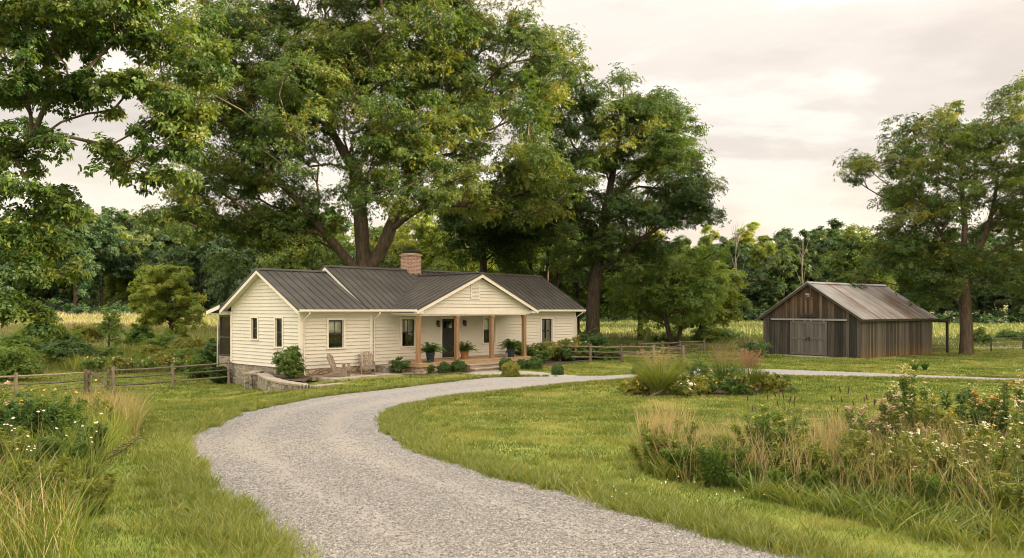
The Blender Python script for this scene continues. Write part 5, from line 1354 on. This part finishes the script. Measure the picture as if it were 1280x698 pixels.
# ------------------------------------------------------------------ shrubs of the left meadow
for px, Y, h, w_, lm, lab in ((85,50,1.9,3.6,'lf_box','wide dark green bush in the left meadow'), (58,62,2.0,4.0,'lf_shrub','mid green bush behind the dark bush in the left meadow'), (172,60,2.4,3.0,'lf_shrub','green bush left of the glowing young tree'),
        (205,57,1.7,3.6,'lf_shrub','broad green bush at the foot of the glowing young tree'), (232,56,1.5,3.0,'lf_lime','yellow green weedy bush right of the young tree'), (185,51,1.2,2.0,'lf_lime','small pale green bush before the meadow shrubs'),
        (5,41,2.0,3.6,'lf_shrub','leafy bush cut by the left edge behind the fence'), (262,44.5,1.7,1.9,'lf_box','dark shrub beside the screened porch'), (248,42.5,1.1,1.5,'lf_shrub','leafy plant left of the dark porch shrub'),
        (275,39.6,.9,1.0,'lf_box','small dark plant at the foot of the porch downspout'), (225,50,1.1,2.2,'lf_shrub','low green bush midway between young tree and porch'), (140,52,1.0,1.8,'lf_shrub','low bush under the thin sapling'),
        (20,58,1.5,3.0,'lf_shrub','soft green bush behind the edge bush'), (110,70,1.6,3.4,'lf_lime','pale bush at the rise of the tan meadow'), (-40,46,2.4,4,'lf_shrub','tall bush beyond the left edge')):
    shrub('meadow_shrub', onray(px,Y), lab, 'bushes of the left meadow', h, w_, 44, .13, M['lf_lgreen' if lm == 'lf_shrub' else lm], int(px)+300, n_per=60, rough=.35, rfac=.15)  # lighter leaf colour replaces the light missing in the big tree's shade
for px, Y, h, w_, lab in ((880,72,1.2,3,'low bush in the meadow left of the barn'), (905,80,1.0,3.5,'wide low bush farther up the barn meadow'), (835,70,1.1,3.2,'low bush under the forked tree'), (1222,70,1.3,2.6,'round bush in the meadow right of the walnut trunk'), (1262,78,1.0,3,'low bush by the wire fence')):
    shrub('meadow_shrub', onray(px,Y), lab, 'bushes of the right meadow', h, w_, 30, .14, M['lf_shrub'], int(px)+300, n_per=50, rough=.35)
shrub('climbing_vine', onray(941,50.6), 'dark leafy vine smothering the short fence by the barn', None, .95, 1.9, 26, .10, M['lf_box'], 61, cat='vine')
for i, (px, Y, h, w_, lm, lab) in enumerate([(150,45.5,.9,1.7,'lf_lime','pale flowered weed clump before the tall grass of the left field'), (178,46.5,.8,1.6,'lf_lgreen','cream flowered weed clump midway along the left field'),
        (203,47.5,.9,1.9,'lf_lime','cream flowered weed clump right of the low bush in the left field'), (226,46,.8,1.8,'lf_lgreen','bushy weed clump with pale heads near the porch side of the field'), (242,48,.95,1.7,'lf_lime','yellowish weed clump close to the dark porch shrub'), (120,47,.8,1.9,'lf_lgreen','bright green weed clump left of the sapling')]):
    shrub('field_weed', onray(px,Y), lab, 'weed clumps of the left field', h, w_, 20, .10, M[lm], 700+i, n_per=45, cat='wildflower', flowers=(M['cream_petal'],40,.06), rough=.35)
# strap-leaved plants by the far drive
def strap_plant(name, p, label, group, n, L, wd, mat, seed, lean=.9, cat='plant', plume=None, t0=.4):
    rg = np.random.default_rng(seed); root = thing(name, p, 0, label, cat, group)
    a = rg.random(n)*6.28; r = rg.random(n)**.7*L*.16
    V, F, T = blades(np.cos(a)*r, np.sin(a)*r, np.zeros(n), L*(.6+.45*rg.random(n)), np.full(n, wd)*(.7+.6*rg.random(n)), rg, lean, a+rg.normal(size=n)*.6, np.clip(t0+rg.normal(size=n)*.18,0,1), 5, 1.1)
    mesh_np('leaves', V, F, mat, root, T)
    if plume:
        pm_, npl, zmul = plume; Ps, Ns = [], []
        for i in range(npl):
            b_ = rg.random()*6.28; rr = rg.random()**.6*L*.46; top = L*zmul*(.85+.25*rg.random()); q = 26
            u = rg.random(q); Ps.append(np.stack([np.cos(b_)*rr*(.6+.5*u)+rg.normal(size=q)*.02, np.sin(b_)*rr*(.6+.5*u)+rg.normal(size=q)*.02, top*(.68+.36*u)],1)); Ns.append(rg.normal(size=(q,3))*.4+np.array([0,0,1]))
        V, F, T = sprays(np.vstack(Ps), np.vstack(Ns), .042, rg, 3, .22, -.2, lift=.7); mesh_np('plumes', V, F, pm_, root, T)
    return root
strap_plant('daylily_plant', onray(1143, 39.8), 'strap leaved clump beyond the far drive on the left of two', None, 60, .62, .035, M['lf_shrub'], 1, .8)
strap_plant('daylily_plant', onray(1156, 39.9), 'darker strap leaved clump beyond the far drive on the right of two', None, 50, .52, .05, M['lf_box'], 2, .7)

# ------------------------------------------------------------------ island bed in the lawn
isl = [(778,494),(800,497),(850,498),(910,496),(960,492),(982,489),(975,484),(940,481),(860,482),(800,484)]
sheet('island_bed', [G(*q)+V3((0,0,.02)) for q in isl], 0, M['mulch'])
strap_plant('fountain_grass', G(824,495), 'big arching pale green fountain grass in the island bed', None, 700, 1.55, .017, M['lf_wild'], 3, .95, 'ornamental grass', (M['lf_tan'], 40, 1.0), .40)
strap_plant('plume_grass', G(936,491), 'ornamental grass with rosy plumes in the island bed', None, 420, 1.30, .015, M['lf_wild'], 4, .6, 'ornamental grass', (M['lf_red'], 90, 1.12), .3)
strap_plant('plume_grass', G(905,488), 'darker ornamental grass with brownish plumes in the island bed', None, 420, 1.35, .018, M['lf_shrub'], 5, .62, 'ornamental grass', (M['lf_red'], 34, 1.12), .4)
for px, py, h, w_, lm, fl, lab in ((793,494,.65,1.0,'lf_lime','yellow_petal','yellow green mound at the left end of the island bed'), (806,492,.8,.9,'lf_shrub',None,'green mound left of the fountain grass'), (846,495,.62,1.0,'lf_shrub','yellow_petal','leafy mound right of the fountain grass'),
        (858,496,.5,.9,'lf_lime','white_petal','low mound with a few white flowers in the island bed'), (873,494.5,.55,1.0,'lf_lime','yellow_petal','golden yellow flowered mound in the island bed middle'), (888,493,.6,.9,'lf_shrub','yellow_petal','green mound right of the golden mound'),
        (866,488,.95,1.1,'lf_shrub',None,'taller green plant at the back of the island bed'), (851,485,1.05,.6,'lf_lime',None,'upright lime spire at the back of the island bed'), (917,494,.72,.9,'lf_shrub','orange_petal','bush with rusty orange flower heads in the island bed'),
        (928,494,.5,.7,'lf_shrub','orange_petal','small orange flowered clump before the rosy plumes'), (958,491,.6,1.0,'lf_lime',None,'lime mound at the right end of the island bed'), (970,489.5,.55,1.0,'lf_shrub','pink_petal','sparse pinkish mound at the right tip of the island bed')):
    shrub('border_plant', G(px,py), lab, 'perennials of the island bed', h*1.2, w_*1.15, 22, .065, M[lm], int(px)+600, n_per=45, cat='plant', flowers=(M[fl],34,.05) if fl else None, rough=.35)
lg = MB(); q = G(812,496.5); lg.tube([(0,0,.03),(.25,.05,.12),(.52,.08,.26)], [.035,.03,.012], 6); o = lg.build('driftwood_branch', M['barkpale']); o.location = q; tag(o, 'pale bleached branch lying at the front of the island bed', 'branch')
# ------------------------------------------------------------------ wild flower patches near the camera
def patch(n, poly_px, rg, hfun, mat, name, label, width, tmean, lean, segs=4, clump=.5, seed=0, tv=.14, thr=0.0):
    P = [tuple(G(*q)[:2]) for q in poly_px]; xs_ = [p[0] for p in P]; ys_ = [p[1] for p in P]
    X = rg.uniform(min(xs_), max(xs_), n*5); Y = rg.uniform(min(ys_), max(ys_), n*5); c = vnoise(X, Y, clump, seed)
    k = in_poly(X, Y, P) & (c > thr) & ~in_poly(X, Y, DRIVE); X, Y, c = X[k][:n], Y[k][:n], c[k][:n]
    V, F, T = blades(X, Y, ground(X,Y), hfun(len(X))*(.6+.6*c), width*(.6+.8*rg.random(len(X))), rg, lean, None, np.clip(tmean+(vnoise(X,Y,.8,seed+5)-.5)*.5+rg.normal(size=len(X))*tv,0,1), segs)
    return tag(mesh_np(name, V, F, mat, None, T), label, 'grass', kind='stuff')
PR = [(795,584),(850,600),(960,612),(1060,630),(1180,654),(1290,680),(1400,700),(1420,575),(1290,548),(1180,548),(1080,552),(960,556),(860,562),(805,572)]
PRF = [(800,592),(870,614),(960,628),(1060,652),(1180,682),(1290,712),(1420,740),(1420,690),(1290,672),(1180,648),(1060,622),(960,606),(860,596)]
PRT = [(800,588),(850,606),(960,616),(1060,634),(1150,650),(1290,665),(1300,600),(1150,575),(1000,566),(900,566),(810,572)]
rw = np.random.default_rng(55)
patch(17000, PR, rw, lambda n: .18+.42*rw.random(n)**1.3, M['lf_wild'], 'wild_grass', 'tall mixed wild grass of the right flower patch', .010, .40, .9, 4, .45, 61, .24)
patch(5000, PRF, rw, lambda n: .12+.24*rw.random(n)**1.5, M['lf_wild'], 'edge_grass', 'lush arching green grass along the front of the right patch', .011, .30, 1.4, 4, .35, 62, .22, .42)
patch(6500, PRT, rw, lambda n: .40+.45*rw.random(n), M['lf_tan'], 'dry_grass', 'dry straw coloured grass stems in the right flower patch', .0045, .55, .6, 3, .7, 63, .25, .36)
PL = [(-200,720),(110,720),(105,660),(120,610),(150,560),(172,540),(150,520),(60,512),(-60,518),(-200,560)]
patch(17000, PL, rw, lambda n: .35+.45*rw.random(n), M['lf_wild'], 'wild_grass', 'tall mixed wild grass of the left flower patch', .010, .26, .8, 4, .6, 71)
patch(600, [(-120,720),(88,720),(80,640),(30,610),(-100,600)], rw, lambda n: .32+.36*rw.random(n), M['lf_tan'], 'dry_grass', 'bleached dry grass bowing over the left foreground corner', .007, .5, .75, 4, .6, 72, .2, .3)
patch(1500, [(100,548),(172,545),(178,530),(150,520),(95,522)], rw, lambda n: .5+.4*rw.random(n), M['lf_tan'], 'dry_grass', 'tan tuft of dry grass at the tip of the left patch', .008, .45, .7, 4, .6, 73, .2, .2)
patch(800, [(800,586),(862,592),(862,572),(815,566)], rw, lambda n: .65+.4*rw.random(n), M['lf_tan'], 'dry_grass', 'pale feathery straw tuft at the near end of the right patch', .007, .55, .45, 4, .6, 74, .2, .0)
# leafy weeds: upright stems with leaves along them
def weed(p, label, group, h, nst, spread, leaf, lm, seed, top=None, cat='wildflower', name='leafy_weed', dens=48, aspect=.32, taper=.6):
    rg = np.random.default_rng(seed); root = thing(name, p, 0, label, cat, group); m = MB(); Ps, Ns, Tp = [], [], []
    for i in range(nst):
        a = rg.random()*6.28; r = rg.random()**.6*spread; hh = h*(.65+.4*rg.random())*(1-.25*r/max(spread,.01)); b_ = np.array([math.cos(a)*r*.45, math.sin(a)*r*.45, -.03]); t = np.array([math.cos(a)*r, math.sin(a)*r, hh]); c = (b_+t)/2+np.array([0,0,hh*.08])
        m.tube([b_, c, t], [.006,.005,.003], 5, cap=False)
        u = .08+.92*rg.random(dens)**.85; q = (1-u)[:,None]**2*b_+2*(u*(1-u))[:,None]*c+(u*u)[:,None]*t
        Ps.append(q); Ns.append(rg.normal(size=(dens,3))*.35+np.array([0,0,1])); Tp.append(t)
    P = np.vstack(Ps)
    V, F, T = sprays(P, np.vstack(Ns), leaf*.72, rg, 5, aspect, .25, np.clip(.45+rg.normal(size=len(P))*.12,0,1), lift=.35); mesh_np('leaves', V, F, lm, root, T)
    m.build('stems', M['stalk'], root)
    if top:
        tm, fs, nf, hgt_ = top; tp = np.array(Tp); q = np.repeat(tp, nf, 0)+np.clip(rg.normal(size=(len(tp)*nf,3)),-1.5,1.2)*np.array([.03,.03,.5*hgt_]); V, F, T = sprays(q, rg.normal(size=q.shape)*.4+np.array([0,0,1.]), fs, rg, 6, .6, 0); mesh_np('blossom', V, F, tm, root, T)
    return root
WR = 'leafy weeds of the right flower patch'
for px, py, h, nst, spr, leaf, lm, top, lab in (
    (1134,590,1.42,15,.34,.085,'lf_shrub',('cream_petal',.018,14,.22),'tallest spired weed with creamy buds in the right patch'),
    (1118,596,.95,14,.40,.085,'lf_shrub',('pink_petal',.035,8,.10),'dusty pink topped weed left of the tallest spire'),
    (1090,598,1.0,12,.38,.08,'lf_shrub',('pink_petal',.035,8,.10),'mauve flowering weed clump at the patch middle'),
    (1172,592,1.1,14,.36,.09,'lf_wild',('yellow_petal',.02,3,.06),'bright green weed right of the tallest spire'),
    (1196,590,1.28,7,.26,.10,'lf_box',None,'grey stalked weed with dark narrow leaves'),
    (1258,590,1.2,22,.50,.085,'lf_shrub',('cream_petal',.018,7,.2),'large leafy weed mass at the right edge of the patch'),
    (1240,586,1.25,10,.32,.085,'lf_shrub',('orange_petal',.035,4,.05),'weed with small orange heads near the right edge'),
    (1290,590,1.25,18,.5,.09,'lf_shrub',('cream_petal',.022,10,.18),'tall pale tipped weed cut by the right edge'),
    (968,602,.92,20,.46,.09,'lf_shrub',('yellow_petal',.016,2,.05),'rounded leafy weed clump in the left half of the right patch'),
    (985,612,.7,16,.42,.085,'lf_wild',None,'yellow green weed before the rounded leafy clump'),
    (1190,625,.85,16,.50,.08,'lf_wild',('white_petal',.022,3,.06),'weed dotted with white flowers in front of the grey stalks'),
    (1060,620,.75,14,.44,.08,'lf_wild',None,'low leafy weed below the mauve flowers'),
    (1140,632,.8,16,.5,.08,'lf_wild',('white_petal',.02,2,.06),'weed with small white heads before the tallest spire'),
    (1232,640,.85,16,.5,.08,'lf_wild',('white_petal',.022,3,.08),'weed with white heads at the lower right of the patch'),
    (905,602,.65,12,.42,.08,'lf_wild',None,'soft green weed near the straw tuft'),
    (870,600,.55,12,.40,.08,'lf_shrub',None,'low leafy weed beside the straw tuft'),
    (1275,625,1.0,16,.45,.085,'lf_wild',('white_petal',.022,3,.08),'bushy weed below the tall right edge weeds')):
    weed(G(px,py), lab, WR, h, nst, spr, leaf, M['lf_lgreen' if lm == 'lf_shrub' and px < 1130 else lm], int(px)+900, (M[top[0]],)+top[1:] if top else None)
WL = 'leafy weeds of the left flower patch'
for px, py, h, nst, spr, leaf, lm, top, lab in (
    (28,575,1.05,24,.6,.10,'lf_box',None,'dense dark green weed mass in the left patch'), (75,570,.95,22,.55,.10,'lf_shrub',None,'broad leafy weed right of the dark mass'),
    (-15,560,1.15,18,.55,.10,'lf_shrub',('pink_petal',.04,5,.08),'pink tipped weed at the left edge'), (52,548,1.0,16,.5,.09,'lf_shrub',('yellow_petal',.03,2,.05),'weed with pale yellow heads behind the dark mass'),
    (110,585,.6,14,.4,.09,'lf_box',None,'low dark weed under the dead branch'), (120,545,.8,12,.4,.08,'lf_wild',('yellow_petal',.02,2,.05),'yellow green weed left of the tan tuft'), (10,612,.75,16,.5,.09,'lf_wild',None,'green weed behind the dry grass corner'), (60,610,.6,14,.5,.09,'lf_shrub',None,'low spreading weed in front of the daisies')):
    weed(G(px,py), lab, WL, h, nst, spr, leaf, M[lm], int(px)+1900, (M[top[0]],)+top[1:] if top else None)
# low filler weeds: one of each kind, copied through both patches
fill = [weed((0,0,0), l, 'low weeds filling the flower patches', h, n_, sp__, lf, M[mt], 3000+i) for i, (l, h, n_, sp__, lf, mt) in enumerate([
    ('low bright green weed tuft in the flower patches', .50, 12, .34, .075, 'lf_wild'), ('low mid green leafy weed in the flower patches', .50, 14, .36, .075, 'lf_lgreen'), ('low pale green leafy weed in the flower patches', .42, 12, .34, .08, 'lf_lgreen')])]
fi_used = [False]*3; fw = random.Random(77)
def filler(px, py):
    k = fw.choice((0,0,0,1,1,2)); o = copy_tree(fill[k]) if fi_used[k] else fill[k]; fi_used[k] = True
    o.location = G(px, py); o.rotation_euler = (0,0,fw.random()*6.28); s = fw.uniform(.7,1.25); o.scale = (s,s,s*fw.uniform(.85,1.15))
for i in range(46):
    u = fw.random(); px = 815+470*u; filler(px, (572+ (px-815)*-.02)+fw.random()**.9*(26+74*u))
for i in range(16): filler(fw.uniform(-20,118), fw.uniform(560,650))
# daisies and other single flowers
def flower_mesh(kind, seed):
    rg = np.random.default_rng(seed); return rg
def make_flower(name, h, r, petal, centre, n=12, cup=.1, seed=0):
    rg = np.random.default_rng(seed); root = thing(name, (0,0,0), 0, 'x', 'flower')
    m = MB(); m.tube([(0,0,-.02),(.02,.01,h*.5),(.05,.0,h)], [.0035,.003,.0025], 5, cap=False); m.build('stem', M['stalk'], root)
    vs, fs = [], []; c = np.array([.05,0,h]); tl = np.array([.25,-.3,1.]); tl /= np.linalg.norm(tl); a0 = np.cross(tl,[1,0,0]); a0 /= np.linalg.norm(a0); b0_ = np.cross(tl,a0)
    for i in range(n):
        an = 6.283*i/n+rg.normal()*.06; d = math.cos(an)*a0+math.sin(an)*b0_; s = -math.sin(an)*a0+math.cos(an)*b0_; w_ = r*3.0/n*.75
        q = len(vs); vs += [c+d*r*.2-s*w_*.5, c+d*r*.2+s*w_*.5, c+d*r*.75+s*w_+tl*r*cup, c+d*r*1.0+tl*r*(cup-.08), c+d*r*.75-s*w_+tl*r*cup]; fs.append((q,q+1,q+2,q+3,q+4))
    m = MB(); m.add(vs, fs); m.build('petals', petal, root)
    m = MB(); m.lathe([(0,.012),(r*.2,.009),(r*.28,0),(r*.2,-.006),(0,-.008)], 8, tuple(c)); m.build('centre', centre, root); return root
M['disc'] = m_noise('flower_disc', [(.3,(.45,.28,.03)),(.7,(.6,.42,.06))], 30, 2, .8)
fr = random.Random(8)
def flowers(name, spots, h, r, petal, centre, label, group, n=12, cup=.1, seed=0, hv=.25):
    o = make_flower(name, h, r, petal, centre, n, cup, seed); o['label'] = label; o['group'] = group
    for i, p in enumerate(spots):
        c = o if i == 0 else copy_tree(o)
        c.location = p; c.rotation_euler = (fr.uniform(-.15,.15), fr.uniform(-.15,.15), fr.uniform(-.7,.7)); s = fr.uniform(1-hv,1+hv); c.scale = (s,s,s)
def spots_in(px0, px1, py0, py1, n): return [G(fr.uniform(px0,px1), fr.uniform(py0,py1)) for _ in range(n)]
flowers('daisy_flower', spots_in(0,110,590,632,20)+spots_in(95,135,590,606,6), .70, .017, M['white_petal'], M['disc'], 'white daisy on a thin stem in the left flower patch', 'daisies of the left flower patch', 14, -.15, 1)
flowers('daisy_flower', spots_in(1160,1300,612,662,18)+spots_in(1080,1180,606,634,6), .72, .016, M['white_petal'], M['disc'], 'small white flower head in the right half of the right patch', 'white flowers of the right flower patch', 10, .3, 2)
flowers('yellow_flower', spots_in(35,110,548,575,9), .9, .02, M['yellow_petal'], M['disc'], 'yellow flower head standing above the left patch', 'yellow flowers of the left flower patch', 9, .2, 3)
flowers('yellow_flower', spots_in(1225,1300,595,620,6), 1.0, .02, M['orange_petal'], M['disc'], 'orange yellow flower near the right edge of the right patch', 'orange flowers of the right flower patch', 9, .2, 4)
# dark seed heads on thin stalks
sh = thing('seed_stalk', (0,0,0), 0, 'dark seed head on a thin brown stalk above the right patch', 'seed head', 'dark seed heads of the right flower patch')
m = MB(); m.tube([(0,0,-.02),(.01,.02,.5),(.03,.0,.98)], [.004,.003,.0025], 5, cap=False); m.build('stem', M['deadwood'], sh)
m = MB(); m.lathe([(0,-.035),(.013,-.02),(.018,.01),(.012,.035),(0,.05)], 7, (.03,0,.99)); m.build('seed_head', M['seed'], sh)
for i, p in enumerate(spots_in(940,1010,570,592,16)+spots_in(1040,1120,582,600,14)):
    c = sh if i == 0 else copy_tree(sh); c.location = p; c.rotation_euler = (fr.uniform(-.2,.2),fr.uniform(-.2,.2),fr.random()*6); s = fr.uniform(.75,1.1); c.scale = (s*.55,s*.55,s)
# dead branch lying through the left patch
q = G(96,596); db_ = MB(); rgx = random.Random(2)
e = [V3((0,0,.08)), V3((.25,.1,.16)), V3((.5,.18,.30)), V3((.72,.22,.50))]
db_.tube(e, [.014,.012,.008,.003], 6)
for i in range(9):
    b_ = e[0].lerp(e[3], .2+.08*i); db_.tube([b_, b_+V3((.12+.1*rgx.random(), rgx.uniform(-.1,.1), rgx.uniform(-.05,.12))), b_+V3((.22,rgx.uniform(-.15,.15),rgx.uniform(-.1,.18)))], [.006,.004,.002], 5)
o = db_.build('dead_branch', M['deadwood']); o.location = q; tag(o, 'dark dead twiggy branch poking out of the left flower patch', 'branch')
